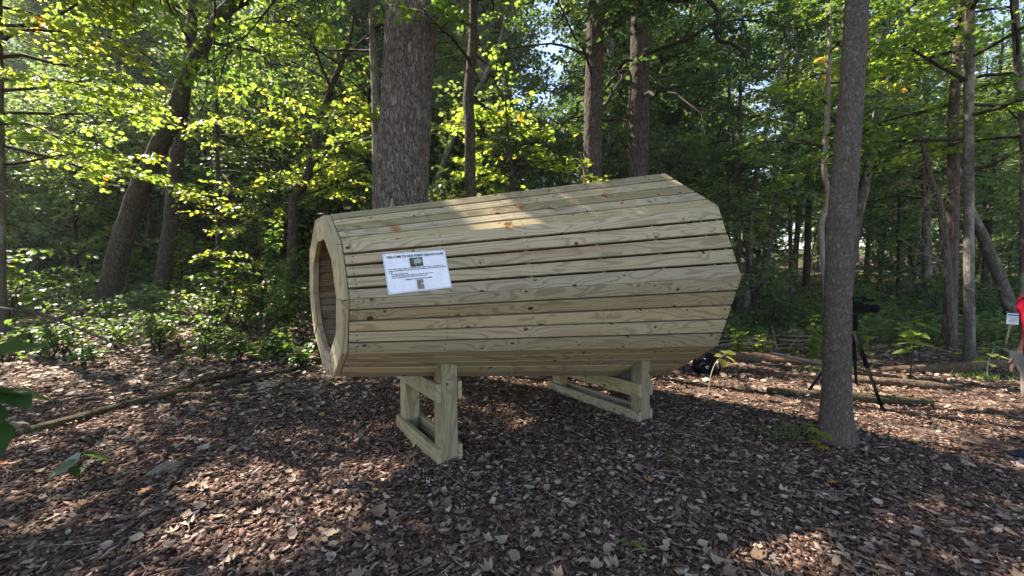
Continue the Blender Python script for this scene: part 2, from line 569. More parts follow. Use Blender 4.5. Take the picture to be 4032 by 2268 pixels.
TH = 0.038
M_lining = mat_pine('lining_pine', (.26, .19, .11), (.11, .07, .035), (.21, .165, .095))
RING_D = 0.04
rb = random.Random(5)
screw_pts = []
RIBS = [0.697, 1.384, 2.080, 2.768, 3.45, LEN - .022]
for k in range(10):
    a0, a1 = k * 36, (k + 1) * 36
    fn = None
    p00, p01 = hv(0, a0), hv(0, a1)
    p10, p11 = hv(LEN, a0), hv(LEN, a1)
    fn = unit(np.cross(p10 - p00, p01 - p00))
    mid = (p00 + p01 + p10 + p11) / 4 - (CL + CR) / 2
    if fn @ mid < 0: fn = -fn
    ta, tb = RING_D + .003, LEN

    def pt(t, s):   # s in 0..1 across the face
        return hv(t, a0) * (1 - s) + hv(t, a1) * s
    for j in range(5):
        proud = rb.uniform(-.0015, .0015)
        cs = []
        for t in (ta + rb.uniform(0, .003), tb + rb.uniform(-.002, .003)):
            w = 2 * hr(t) * math.sin(rad(18))
            gap = .0160 + .0080 * t / LEN + (0 if a0 == 0 else -.0025)
            if a0 in (252, 288): gap = .007
            edge = .0022
            bw = (w - 2 * edge - 4 * gap) / 5
            s0 = (edge + j * (bw + gap) + rb.uniform(-.0015, .0015)) / w
            s1 = s0 + bw / w
            c = .003
            dirw = unit(pt(t, 1) - pt(t, 0))
            A0, A1 = pt(t, s0) + fn * proud, pt(t, s1) + fn * proud
            cs += [A0 - fn * TH, A0 - fn * c, A0 + dirw * c, A1 - dirw * c, A1 - fn * c, A1 - fn * TH]
        xd = A_(cs[6:]).mean(0) - A_(cs[:6]).mean(0)
        bd = framed('board', cs, M_pine, horn, xd, fn, prism_faces(6))
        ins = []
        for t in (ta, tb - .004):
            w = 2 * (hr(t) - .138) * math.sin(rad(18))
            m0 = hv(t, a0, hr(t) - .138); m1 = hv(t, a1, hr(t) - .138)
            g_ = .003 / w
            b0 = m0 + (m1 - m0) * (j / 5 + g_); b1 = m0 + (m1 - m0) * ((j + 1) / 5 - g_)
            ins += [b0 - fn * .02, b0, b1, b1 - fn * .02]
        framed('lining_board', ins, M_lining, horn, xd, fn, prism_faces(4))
        for tr in [ta + .05] + RIBS[:-1] + [LEN - .03]:
            for sgn in (.25, .75):
                w = 2 * hr(tr) * math.sin(rad(18))
                gap = .0125 + .0065 * tr / LEN
                bw = (w - 4 * gap) / 5
                s = (j * (bw + gap) + bw * sgn) / w
                screw_pts.append((pt(tr + rb.uniform(-.006, .006), s) + fn * .0018, fn))

# screw heads: flush dark dots on the boards
sa = Acc()
for P, n in screw_pts:
    u = unit(np.cross(n, AX)); w = np.cross(n, u)
    an = np.linspace(0, 2 * np.pi, 6, endpoint=False)
    V = P + .0055 * (np.cos(an)[:, None] * u + np.sin(an)[:, None] * w)
    sa.add(V, A_([[0, 1, 2, 3], [0, 3, 4, 5]]))
M_screw = mat_flat('screw_head', (.045, .035, .025), .5, .5)
so = ob('screw_heads', sa.mesh('screw_heads', M_screw, HB, False), horn)
so['kind'] = 'stuff'

# ring of ten mitred segments at the small mouth
RIN = .432
for k in range(10):
    a0, a1 = k * 36 + .28, (k + 1) * 36 - .28
    cs = []
    pr = rb.uniform(-.003, .003)
    for t in (pr, RING_D):
        ro = R1 * (1.0) + .001
        cs += [hv(t, a0, ro), hv(t, a1, ro), hv(t, a1, RIN), hv(t, a0, RIN)]
    xd = hv(0, a1, 1.) - hv(0, a0, 1.)
    framed('ring_segment', cs, M_pine, horn, xd, -AX, prism_faces(4))

# added black sheet behind the outer boards, so the gaps read as deep shade
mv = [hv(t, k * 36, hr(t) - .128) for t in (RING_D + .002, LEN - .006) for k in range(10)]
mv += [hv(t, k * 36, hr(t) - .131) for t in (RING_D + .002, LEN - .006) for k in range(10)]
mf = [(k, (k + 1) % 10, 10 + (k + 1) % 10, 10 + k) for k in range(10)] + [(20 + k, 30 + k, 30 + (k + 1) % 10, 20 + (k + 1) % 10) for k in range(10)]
framed('gap_shade_sheet', mv, mat_flat('gap_shade_black', (.006, .006, .006), .95, .02), horn, NEAR, AX, mf)

# ribs inside, one decagon hoop each
for t in RIBS + [.06]:
    V = []
    ro0 = hr(t) - (TH + .003) / math.cos(rad(18)) - .002
    for tt in (t - .019, t + .019):
        for rr in (ro0, ro0 - .09):
            V += [hv(tt, k * 36, rr) for k in range(10)]
    F = []
    for k in range(10):
        k2 = (k + 1) % 10
        F += [(k, k2, 10 + k2, 10 + k), (20 + k, 30 + k, 30 + k2, 20 + k2), (k, 20 + k, 20 + k2, k2), (10 + k, 10 + k2, 30 + k2, 30 + k)]
    framed('rib', V, M_post, horn, NEAR, AX, F)


# timber supports
def box_frame(name, o, u, v, w, su, sv, sw, parent, mat, along='u', top_cut=None):
    """box from corner o along unit axes u,v,w ; returns object. top_cut(P)->z for the top corners"""
    c = .004
    P = []
    for kw in (0, 1):
        for (a, b) in ((c, 0), (su - c, 0), (su, c), (su, sv - c), (su - c, sv), (c, sv), (0, sv - c), (0, c)):
            p = A_(o, float) + u * a + v * b + w * sw * kw
            if kw and top_cut: p[2] = top_cut(p)
            P.append(p)
    ax = {'u': u, 'v': v, 'w': w}[along]
    zz = {'u': v, 'v': u, 'w': v}[along]
    return framed(name, P, mat, parent, ax, -zz, prism_faces(8))


def d_surface(P):
    lo, hi = -1., 2.
    for _ in range(30):
        z = (lo + hi) / 2
        Q = A_([P[0], P[1], z]) - CL
        t = Q @ AX; rr = Q - AX * t
        yy, zz = abs(rr @ NEAR), rr @ UP
        inside = all(math.cos(rad(an)) * yy + math.sin(rad(an)) * zz < hr(t) * math.cos(rad(18)) for an in (-90, -54, -18))
        if inside: hi = z
        else: lo = z
    return z - .004


W3 = A_([0, 0, 1.])
for fx, fy, th, LL, zb in ((-.5556, 3.1402, .608, .805, 0.0), (1.3493, 4.1781, .6144, 1.2711, -.076)):
    u = A_([math.cos(th), math.sin(th), 0]); v = A_([-math.sin(th), math.cos(th), 0])
    o = A_([fx, fy, zb - .06])
    for dd in (0, LL):
        box_frame('post', o + v * dd, u, v, W3, .14, .14, .5, horn, M_post, 'w', d_surface)
    tt = ((o + v * LL / 2 + u * .07) - CL) @ AX
    zbot = (CL + AX * tt)[2] - hr(tt) * math.cos(rad(18))
    screws = Acc()
    for side in (-1, 1):
        off = u * (-.0405 if side < 0 else .1425)
        for z0, hh, tr in ((zb - .02, .165, 'bottom'), (zbot - .15, .14, 'top')):
            oo = A_([fx, fy, z0]) + off - v * .004
            rl = box_frame('rail', oo, u, v, W3, .038, LL + .14 + .02, hh, horn, M_post, 'v')
            for dd in (.05, LL + .07):
                for (ds, dz) in ((.0, .03), (.045, .03), (.022, .07), (.0, .105), (.045, .105)):
                    P = A_([fx, fy, z0 + dz]) + v * (dd + ds) + u * (-.0412 if side < 0 else .1812)
                    an = np.linspace(0, 2 * np.pi, 6, endpoint=False)
                    V = P + .0065 * (np.cos(an)[:, None] * v + np.sin(an)[:, None] * W3)
                    screws.add(V, A_([[0, 1, 2, 3], [0, 3, 4, 5]]))
    s_ = ob('screw_heads', screws.mesh('frame_screws', M_screw, HB, False), horn)
    s_['kind'] = 'stuff'

# ------------------------------------------------------------------ laminated notice
PC = [A_(x) for x in ((-.876, 2.746, 1.661), (-.486, 2.936, 1.700), (-.427, 2.870, 1.429), (-.818, 2.679, 1.391))]  # tl tr br bl
bx_ = unit(PC[1] - PC[0]); by_ = unit(PC[0] - PC[3]); bn_ = unit(np.cross(bx_, by_)); by_ = np.cross(bn_, bx_)
pc = sum(PC) / 4 + bn_ * .006
MP = Matrix([[bx_[0], by_[0], bn_[0], pc[0]], [bx_[1], by_[1], bn_[1], pc[1]], [bx_[2], by_[2], bn_[2], pc[2]], [0, 0, 0, 1]])
notice = empty('paper_notice')
notice.matrix_world = MP
tag(notice, 'white laminated paper notice with green heading fixed to the wooden horn', 'notice')
PW, PH = .432, .279


def sheet(w, h, nx, ny, z, amp, seed):
    r = np.random.default_rng(seed)
    X, Y = np.meshgrid(np.linspace(-w / 2, w / 2, nx), np.linspace(-h / 2, h / 2, ny))
    ph = r.random(6) * 6
    Z = z + amp * (np.sin(X * 19 + ph[0]) * np.sin(Y * 23 + ph[1]) + .5 * np.sin(X * 47 + Y * 31 + ph[2]))
    V = np.stack([X, Y, Z], -1).reshape(-1, 3)
    i, j = np.meshgrid(np.arange(nx - 1), np.arange(ny - 1))
    q = (j * nx + i).ravel()
    return V, np.stack([q, q + 1, q + 1 + nx, q + nx], -1)


M_paper = mat_flat('white_paper', (.74, .74, .78), .22, .5)
M_lam = mat_flat('laminate_edge', (.55, .57, .62), .12, .6)
V, F = sheet(PW - .012, PH - .012, 20, 14, 0, .0016, 3)
ob('paper', mesh_np('paper', V, F, M_paper, smooth=True), notice)
V, F = sheet(PW + .006, PH + .006, 20, 14, -.0016, .0016, 3)
ob('laminate_edge', mesh_np('laminate_edge', V, F, M_lam, smooth=True), notice)
M_staple = mat_flat('steel_staple', (.35, .35, .36), .35, .6)
for sx_ in (-1, 1):
    for sy_ in (-1, 1):
        ob('staple', mesh_np('staple', *tube(A_([(sx_ * .205 - .006, sy_ * .130, .003, .0011), (sx_ * .205, sy_ * .130, .0042, .0011), (sx_ * .205 + .006, sy_ * .130, .003, .0011)]), 6), M_staple), notice)
M_ink = mat_flat('ink_black', (.02, .02, .035), .4)
M_inkg = mat_flat('ink_green', (.015, .05, .04), .4)


def text(name, body, x, y, size, mat, width=None, bold=0.0, align='CENTER'):
    cu = bpy.data.curves.new(name, 'FONT')
    cu.body = body
    cu.size = size
    cu.align_x = align
    cu.offset = bold
    cu.materials.append(mat)
    o = bpy.data.objects.new(name, cu)
    link(o)
    bpy.context.view_layer.update()
    w = max(o.dimensions.x, 1e-4)
    me = bpy.data.meshes.new_from_object(o.evaluated_get(bpy.context.evaluated_depsgraph_get()))
    bpy.data.objects.remove(o)
    o = ob(name, me, notice)
    if not me.materials: me.materials.append(mat)
    if width: o.scale.x = width / w
    o.location = (x, y, .0038)
    return o


text('heading_text', 'WELCOME TO OUR FOREST EAR-NOCULAR', 0.003, .106, .0235, M_inkg, .395, .0007)
lines = [("A Forest Ear-nocular is designed to amplify the subtle sounds of nature\u2014birds calling, leaves", -.195, .024, .385),
         ("rustling, streams flowing. It's a place for reflection, mindfulness, and connection to the natural", -.195, .012, .395),
         ("world.", -.195, .000, .026),
         ("Step inside and sit quietly.", -.181, -.012, .112),
         ("Listen closely, what do you hear that you might have missed before?", -.181, -.024, .29),
         ("Breathe deeply and feel the health benefits nature gives.", -.181, -.036, .242)]
for s_, x, y, w in lines:
    text('body_text', s_, x, y, .0092, M_ink, w, .0004, 'LEFT')
text('warning_text', 'PLEASE DO NOT CLIMB BUT SIT INSIDE', .0, -.056, .009, M_ink, .182, .0005)


def flat(name, pts, mat, z, parent):
    me = mesh_py(name, [(x, y, z) for x, y in pts], [tuple(range(len(pts)))], mat)
    return ob(name, me, parent)


M_ph1 = mat_flat('print_dark_green', (.035, .055, .035), .3)
M_ph2 = mat_flat('print_beige', (.36, .34, .30), .3)
M_ph3 = mat_flat('print_dark', (.03, .03, .045), .3)
M_ph4 = mat_flat('print_brown', (.26, .20, .15), .3)
M_ph5 = mat_flat('print_pale', (.5, .49, .5), .3)
ph = flat('photo_print', [(-.045, .034), (.045, .034), (.045, .098), (-.045, .098)], M_ph1, .0030, notice)
flat('printed_horn', [(-.03, .058), (-.034, .07), (-.025, .082), (.02, .092), (.034, .084), (.038, .070), (.03, .055), (0, .056)], M_ph2, .0034, ph)
flat('printed_mouth', [(-.03, .060), (-.032, .070), (-.026, .078), (-.018, .078), (-.014, .068), (-.018, .060)], M_ph3, .0037, ph)
flat('printed_leg', [(-.008, .040), (-.003, .040), (-.002, .056), (-.008, .056)], M_ph2, .0034, ph)
flat('printed_leg', [(.022, .045), (.026, .045), (.026, .056), (.022, .056)], M_ph2, .0034, ph)
ph = flat('photo_print', [(-.020, -.130), (.026, -.130), (.026, -.060), (-.020, -.060)], M_ph4, .0030, notice)
for k in range(6):
    a = rad(95 + k * 25)
    flat('printed_slat', [(.012, -.098), (.012 + .03 * math.cos(a), -.098 + .034 * math.sin(a)), (.012 + .03 * math.cos(a + .14), -.098 + .034 * math.sin(a + .14))], M_ph3, .0034, ph)
flat('printed_light', [(.004, -.108), (.010, -.112), (.020, -.108), (.024, -.094), (.018, -.084), (.008, -.090)], M_ph5, .0037, ph)
flat('printed_figure', [(.008, -.110), (.018, -.110), (.018, -.100), (.013, -.095), (.008, -.100)], M_ph3, .0040, ph)

# ------------------------------------------------------------------ leaves
KITE = (A_([(0, 0, 0), (.36, .45, .08), (0, 1, -.08), (-.36, .45, .08)]), A_([(0, 1, 2), (0, 2, 3)]))
OV = (A_([(0, 0, 0), (.30, .22, .06), (.36, .55, .07), (0, 1, -.10), (-.36, .55, .07), (-.30, .22, .06), (0, .45, -.02)]),
      A_([(6, 0, 1), (6, 1, 2), (6, 2, 3), (6, 3, 4), (6, 4, 5), (6, 5, 0)]))
_ys = np.linspace(0, 1, 9)
_ws = .34 * np.sin(np.pi * _ys ** .8) ** .8
_bv = [(0, y, -.05 * math.sin(y * 3) - .12 * y * y) for y in _ys] + [(w * (1 + .06 * math.sin(i * 2.3)), y - .04, .07 * w / .34 + .02 * math.sin(i * 2.1) - .12 * y * y) for i, (y, w) in enumerate(zip(_ys, _ws))] + \
      [(-w * (1 + .06 * math.sin(i * 1.9)), y - .04, .06 * w / .34 + .02 * math.sin(i * 1.7 + 1) - .12 * y * y) for i, (y, w) in enumerate(zip(_ys, _ws))]
BIGL = (A_(_bv), A_([t for i in range(8) for t in ((i, 9 + i, 10 + i), (i, 10 + i, i + 1), (i, 19 + i, 18 + i), (i, i + 1, 19 + i))]))
MAP = (A_([(0, .36, 0), (0, 0, 0), (.26, .10, .03), (.52, .30, -.03), (.30, .46, .04), (.42, .78, -.05), (.13, .66, .03), (0, 1.05, -.08),
           (-.13, .66, .03), (-.42, .78, -.05), (-.30, .46, .04), (-.52, .30, -.03), (-.26, .10, .03)]),
       A_([(0, i, i + 1) for i in range(1, 12)] + [(0, 12, 1)]))


# lit clearings: leaves that would shade these spots are not there
GAPS = [(-1.42, 2.36, .55, .42), (-1.85, 2.75, .42, .28), (-1.1, 3.0, .25, .2), (2.4, 5.35, 1.1, .55), (3.3, 5.1, 1.3, .6), (4.4, 4.55, 1.3, .5), (3.0, 6.0, 1.2, .45), (5.6, 5.6, 1.7, .7),
        (6.6, 6.6, 1.5, .25), (4.0, 7.6, 1.2, .5), (6.0, 8.9, 1.8, .6), (1.6, 6.0, .7, .35), (3.6, 3.85, .7, .2), (0.9, 5.3, .5, .4),
        (-4.9, 6.6, .6, .3), (-6.3, 8.2, .8, .5), (-3.9, 8.0, .7, .5), (-3.0, 7.0, .35, .3)]
for px_, py_, pz_, rx_, ry_ in ((-.08, 3.28, 1.95, .36, .3), (-1.3, 3.0, 1.15, .2, .2), (3.1, 3.8, 3.4, .3, .3), (8.5, 7.6, 1.3, .5, .5), (-4.6, 8.3, 2.0, .8, .8), (-6.2, 9.0, 3.8, 1.7, 1.5), (-4.0, 8.6, 4.2, 1.6, 1.4), (-5.2, 8.8, 3.4, 1.3, 1.2), (.3, 8.5, 3.8, 1.1, 1.1)):
    gp_ = A_([px_, py_, pz_]) - SUN * (pz_ / SUN[2])
    GAPS.append((gp_[0], gp_[1], rx_, ry_, pz_ + 1.6))
GAPS = A_([g_ if len(g_) == 5 else (*g_, 2.2) for g_ in GAPS])


def keep(P):
    G = P[:, :2] - SUN[:2] * (P[:, 2] / SUN[2])[:, None]
    d = ((G[:, None, 0] - GAPS[None, :, 0]) / GAPS[None, :, 2]) ** 2 + ((G[:, None, 1] - GAPS[None, :, 1]) / GAPS[None, :, 3]) ** 2
    d = np.where(P[:, 2:3] < GAPS[None, :, 4], 9.0, d)
    return d.min(1) > 1.0


def leaf_mesh(name, P, Ax, Nn, S, tint, tmpl, mat, off=(0, 0, 0)):
    T, F = tmpl
    Ax = unit(Ax)
    Nn = unit(Nn - Ax * (Nn * Ax).sum(1, keepdims=True))
    Sd = np.cross(Ax, Nn)
    P = P - A_(off)
    V = P[:, None] + S[:, None, None] * (T[None, :, 0:1] * Sd[:, None] + T[None, :, 1:2] * Ax[:, None] + T[None, :, 2:3] * Nn[:, None])
    n, k = len(P), len(T)
    FF = (F[None] + (np.arange(n) * k)[:, None, None]).reshape(-1, 3)
    return mesh_np(name, V.reshape(-1, 3), FF, mat, np.repeat(tint, k))


class Leaves:
    def __init__(s):
        s.P, s.A, s.N, s.S, s.T = [], [], [], [], []

    def add(s, P, A, N, S, T):
        s.P.append(P); s.A.append(A); s.N.append(N); s.S.append(S); s.T.append(T)

    def mesh(s, name, tmpl, mat, off=(0, 0, 0), trim=False):
        P, A, N, S, T = map(np.concatenate, (s.P, s.A, s.N, s.S, s.T))
        if trim:
            k = keep(P)
            P, A, N, S, T = P[k], A[k], N[k], S[k], T[k]
        return leaf_mesh(name, P, A, N, S, T, tmpl, mat, off)


def poly_at(P, t):
    n = len(P) - 1
    x = np.clip(t, 0, 1) * n
    i = np.minimum(x.astype(int), n - 1)
    f = (x - i)[:, None]
    return P[i] * (1 - f) + P[i + 1] * f


def leafy_twig(rng, lv, P, size, spacing, tint, tilt=.45, two=True):
    """leaves along polyline P (n,3)"""
    ln = np.linalg.norm(np.diff(P, axis=0), axis=1).sum()
    k = max(3, int(ln / spacing))
    t = np.linspace(.12, 1, k) + rng.normal(0, .02, k)
    Q = poly_at(P, t)
    d = unit(P[-1] - P[0])
    up = A_([0, 0, 1.])
    sd = unit(np.cross(d, up))
    sg = np.where(np.arange(k) % 2 == 0, 1, -1)[:, None]
    if two:
        Q = np.concatenate([Q, Q]); sg = np.concatenate([sg, -sg]); k *= 2
    ax = unit(d * .55 + sd * sg * .85 + up * rng.normal(-.22, .22, (k, 1)) + rng.normal(0, .28, (k, 3)))
    nn = unit(up + rng.normal(0, tilt, (k, 3)))
    S = size * rng.uniform(.6, 1.15, k)
    Q = Q + rng.normal(0, size * .12, (k, 3)) + ax * size * .15
    lv.add(Q, ax, nn, S, np.clip(tint + rng.normal(0, .13, k), 0, 1))


TRIM = [False]


def limb(rng, acc, lv, start, d, length, r0, size, spacing, tint, droop=.0, twigs=12, tw_len=.42, wander=.14, planar=True, sub=True):
    n = 8
    pts = [A_(start, float)]
    d = unit(d)
    for i in range(n - 1):
        d = unit(d + rng.normal(0, wander, 3) + A_([0, 0, -droop / n]))
        pts.append(pts[-1] + d * length / (n - 1))
    P = A_(pts)
    rr = np.linspace(r0, .004, n)
    acc.add(*tube(np.column_stack([P, rr]), 6 if r0 > .03 else 5, cap=False))
    up = A_([0, 0, 1.])
    tl = np.clip(tint + rng.normal(0, .1), 0, 1)
    for j in range(twigs):
        t = .18 + .82 * (j + rng.uniform(.1, .9)) / twigs
        b = poly_at(P, A_([t]))[0]
        dl = unit(poly_at(P, A_([min(1, t + .1)]))[0] - poly_at(P, A_([t - .08]))[0])
        sd = unit(np.cross(dl, up)) * (1 if j % 2 else -1)
        an = rng.uniform(.6, 1.1)
        td = unit(dl * math.cos(an) + sd * math.sin(an) + up * rng.normal(.02, .16 if planar else .6))
        L_ = length * tw_len * (1.1 - .62 * t) * rng.uniform(.65, 1.2)
        Q = A_([b + td * L_ * s + up * (-.12 * L_ * s * s) + rng.normal(0, .02, 3) * (s > 0) for s in np.linspace(0, 1, 4)])
        if TRIM[0] and not keep(Q[2:3])[0]: continue
        acc.add(*tube(np.column_stack([Q, np.linspace(max(.004, r0 * .28), .0025, 4)]), 4, cap=False))
        leafy_twig(rng, lv, Q, size, spacing, tl)
        if sub and L_ > .5:
            for m in range(2):
                t2 = rng.uniform(.3, .85)
                b2 = poly_at(Q, A_([t2]))[0]
                s2 = unit(np.cross(td, up)) * (1 if m else -1)
                d2 = unit(td * .6 + s2 * .8 + up * rng.normal(0, .15))
                l2 = L_ * .45 * rng.uniform(.7, 1.2)
                Q2 = A_([b2 + d2 * l2 * s + up * (-.1 * l2 * s * s) for s in np.linspace(0, 1, 3)])
                acc.add(*tube(np.column_stack([Q2, [.004, .003, .002]]), 3, cap=False))
                leafy_twig(rng, lv, Q2, size, spacing, tl)
    return P


def tree(name, label, path, bark, leafmat=M_leaf, tmpl=KITE, size=.09, spacing=.075, tint=.5, limbs=(), auto=None, seed=1, sides=16, top=None,
         flare=1.5, planar=True, rise=(-.05, .5), relief=None, butt=0.0, group=None, nseg=None, rough=.05, base_z=None, trim=True, cat='tree', leafless=False):
    rng = np.random.default_rng(seed)
    path = [tuple(p) for p in path]
    x0, y0, z0, r0 = path[0]
    gz = float(ground(x0, y0)) if base_z is None else base_z
    if z0 - gz > .5:       # carry the trunk on down to the ground
        x1, y1, z1, _ = path[1]
        kx = (x1 - x0) / max(.3, z1 - z0) * .4
        path = [(x0 - kx * (z0 - gz), y0, gz, r0 * 1.08)] + path
    if top:                # and on up above the view
        xa, ya, za, ra = path[-2]; xb, yb, zb, rb_ = path[-1]
        sl = A_([xb - xa, yb - ya]) / max(.3, zb - za)
        hgt = top - zb
        path += [(xb + sl[0] * hgt * .4, yb + sl[1] * hgt * .4, zb + hgt * .5, rb_ * .7), (xb + sl[0] * hgt * .6, yb, zb + hgt, rb_ * .25)]
    base = A_([path[0][0], path[0][1], gz])
    n = nseg or max(14, int(path[-1][2] * 5))
    P = resample(path, n)
    hz = P[:, 2] - gz
    P[:, 3] *= 1 + (flare - 1) * np.exp(-np.maximum(hz, 0) / (path[0][3] * 2.2))
    P = np.vstack([P[0] + A_([0, 0, -.25, 0]), P])
    root = empty(name, base)
    tag(root, label, cat, group)
    add = None
    if relief: add = bark_relief(len(P), sides, P[-1, 2] - gz, *relief, rng)
    if butt:
        an = np.linspace(0, 2 * np.pi, sides, endpoint=False)[None]
        hh = np.maximum(P[:, 2] - gz, 0)[:, None]
        bt = butt * np.exp(-hh / .16) * (.35 + .65 * np.maximum(0, np.sin(an * 2.5 + 1) ) + .3 * np.sin(an * 4 + 2.2))
        add = bt if add is None else add + bt
    V, F = tube(P, sides, rough, rng, add=add)
    ob('trunk', mesh_np('trunk', V - base, F, bark, smooth=True), root)
    acc, lv = Acc(), Leaves()
    TRIM[0] = trim
    todo = list(limbs)
    if auto:
        za, zb2, cnt, la, lb = auto[:5]
        azc, azs = auto[5] if len(auto) > 5 else (0, math.pi)
        for i in range(cnt):
            z = za + (zb2 - za) * (i + rng.random()) / cnt
            todo.append((z, azc + rng.uniform(-azs, azs) if azs < 3.1 else i * 2.4 + rng.normal(0, .3), rng.uniform(la, lb), rng.uniform(*rise)))
    for z, az, ln, pit in todo:
        i = int(np.argmin(abs(P[:, 2] - z)))
        s = P[i, :3]
        r = P[i, 3]
        d = A_([math.cos(az) * math.cos(pit), math.sin(az) * math.cos(pit), math.sin(pit)])
        limb(rng, acc, lv, s, d, ln, min(r * .5, .012 + .009 * ln), size, spacing, tint, droop=.35, twigs=int(5 + ln * 3.2), planar=planar, wander=.14 if planar else .24)
    if acc.n:
        ob('limb', acc.mesh('limb', M_twig, base), root)
    if lv.P and not leafless:
        ob('crown', lv.mesh('crown', tmpl, leafmat, base, trim), root)
    return root


pi = math.pi
T = {
 'oak': [(-1.673, 6.2, 2.461, .401), (-1.577, 6.2, 4.059, .383), (-1.46, 6.2, 5.564, .365)],
 'B': [(-2.505, 7.6, 2.888, .082), (-2.494, 7.6, 4.699, .074), (-2.526, 7.6, 5.767, .071), (-2.499, 7.6, 6.472, .067)],
 'C': [(-.81, 8.0, 2.99, .11), (-.806, 8.0, 4.48, .102), (-.834, 8.0, 4.858, .106), (-.733, 8.0, 5.983, .086), (-.72, 8.0, 6.725, .078)],
 'D': [(1.771, 9.0, 3.551, .212), (1.788, 9.0, 5.263, .203), (1.836, 9.0, 7.363, .181)],
 'E': [(2.958, 9.6, 3.773, .245), (2.959, 9.6, 5.507, .235), (2.982, 9.6, 7.748, .212)],
 'F': [(3.082, 3.8, -.09, .156), (3.074, 3.8, .335, .141), (3.064, 3.8, .904, .134), (3.061, 3.8, 1.837, .134), (3.105, 3.8, 2.75, .123), (3.138, 3.8, 3.644, .115), (3.148, 3.8, 3.997, .112)],
 'G1': [(8.646, 7.6, -.2, .112), (8.524, 7.6, 2.116, .104), (8.425, 7.6, 4.303, .101), (8.349, 7.6, 6.437, .093)],
 'G2': [(9.973, 9.2, -.1, .198), (9.93, 9.2, 3.126, .171), (9.853, 9.2, 4.884, .153), (9.9, 9.2, 6.613, .126), (9.932, 9.2, 7.466, .117)],
 'G3': [(9.714, 8.9, 0, .105), (9.403, 8.9, 2.56, .096), (9.104, 8.9, 3.504, .074), (8.804, 8.9, 4.525, .039)],
 'G4': [(14.848, 12.0, .3, .223), (13.905, 12.0, 2.441, .188), (13.493, 12.0, 3.256, .141), (12.925, 12.0, 4.757, .094)],
 'G5': [(9.987, 8.0, 3.683, .086), (9.836, 8.0, 4.974, .086), (9.702, 8.0, 6.098, .086), (9.642, 8.0, 6.691, .078)],
 'G6': [(6.976, 9.0, 1.087, .075), (6.828, 9.0, 2.493, .071), (6.976, 9.0, 3.101, .071), (6.862, 9.0, 3.706, .066), (6.88, 9.0, 4.821, .062), (6.894, 9.0, 6.092, .049)],
 'H': [(-10.566, 10.5, .453, .34), (-10.165, 10.5, 1.996, .309), (-9.551, 10.5, 3.62, .278), (-8.886, 10.5, 4.924, .257), (-8.535, 10.5, 5.619, .237), (-8.262, 10.5, 6.41, .206), (-7.874, 10.5, 7.097, .195), (-7.26, 10.5, 8.023, .185), (-6.595, 10.5, 8.477, .165)],
 'I': [(-10.055, 11.6, .847, .25), (-9.687, 11.6, 2.939, .227), (-9.447, 11.6, 4.723, .21), (-9.25, 11.6, 6.045, .188), (-8.931, 11.6, 8.004, .153), (-8.813, 11.6, 9.079, .142)],
 'J': [(-6.521, 9.0, 1.486, .057), (-6.463, 9.0, 3.146, .053), (-6.429, 9.0, 4.865, .044), (-6.437, 9.0, 5.883, .031)],
 'K': [(-4.735, 8.6, .765, .11), (-4.636, 8.6, 2.238, .101), (-4.59, 8.6, 3.028, .093), (-4.364, 8.6, 3.358, .088), (-4.176, 8.6, 3.893, .084), (-4.035, 8.6, 4.547, .076), (-3.77, 8.6, 5.278, .063), (-3.491, 8.6, 5.923, .051)],
 'L': [(-10.12, 8.0, 1.27, .15), (-10.0, 8.0, 3.75, .14), (-9.86, 8.0, 6.75, .12)],
 'M': [(-2.555, 13.0, 3.77, .096), (-2.202, 13.0, 4.829, .089), (-1.713, 13.0, 6.066, .083), (-.762, 13.0, 7.78, .057)],
 'N': [(.007, 8.6, 3.137, .055), (.017, 8.6, 3.632, .046), (-.032, 8.6, 4.043, .029)],
 'O': [(-9.751, 17.0, 8.446, .167), (-9.579, 17.0, 11.629, .133), (-9.471, 17.0, 12.573, .125)],
 'Q1': [(8.371, 15.0, .937, .103), (8.316, 15.0, 7.012, .073)],
 'Q2': [(8.714, 15.0, .715, .125), (8.943, 15.0, 4.865, .103), (9.654, 15.0, 8.422, .073)],
 'Q3': [(11.008, 16.0, 1.203, .094), (10.807, 16.0, 5.847, .071)],
 'Q4': [(9.54, 18.0, 2.224, .088), (9.494, 18.0, 8.105, .071)],
}
for k_ in T: T[k_] = [(x, y, z, r * math.cos(math.atan2(abs(x), y)) ** .9) for x, y, z, r in T[k_]]
tree('oak_tree', 'thick pale grey tree with deeply furrowed bark directly behind the small mouth of the horn', T['oak'], M_oak, top=17, sides=120, nseg=420, rough=0, relief=(40, .13, .016), flare=1.35,
     auto=(6.3, 15, 44, 3, 5.2), planar=False, rise=(.05, .45), seed=2, size=.15, spacing=.12)
tree('slender_tree', 'slender smooth trunk standing close beside the thick furrowed tree', T['B'], M_bark_smooth, top=10, auto=(3.4, 9, 13, 1.2, 2.4), seed=3, tint=.55, leafmat=M_maple, tmpl=MAP, size=.12, spacing=.12)
tree('slender_tree', 'thin dark mossy trunk with a knotty swelling behind the horn', T['C'], M_bark_moss, top=11, auto=(4.6, 10, 15, 1.5, 2.8), seed=4, tint=.35, leafmat=M_maple, tmpl=MAP, size=.12, spacing=.12)
tree('straight_tree', 'straight dark scaly trunk behind the middle of the horn, slimmer of two', T['D'], M_bark, top=16, sides=64, nseg=300, rough=0, relief=(26, .12, .012), planar=False, rise=(.0, .7), auto=(4.7, 14, 28, 2, 3.8), seed=5, tint=.25, leafmat=M_deep, size=.13, spacing=.11)
tree('straight_tree', 'straight dark scaly trunk with a crooked hanging limb, thicker of two behind the horn', T['E'], M_bark, top=17, sides=64, nseg=300, rough=0, relief=(26, .12, .012), planar=False, rise=(.0, .7), auto=(4.6, 14, 30, 2, 3.8), seed=6, tint=.25, leafmat=M_deep, size=.13, spacing=.11)
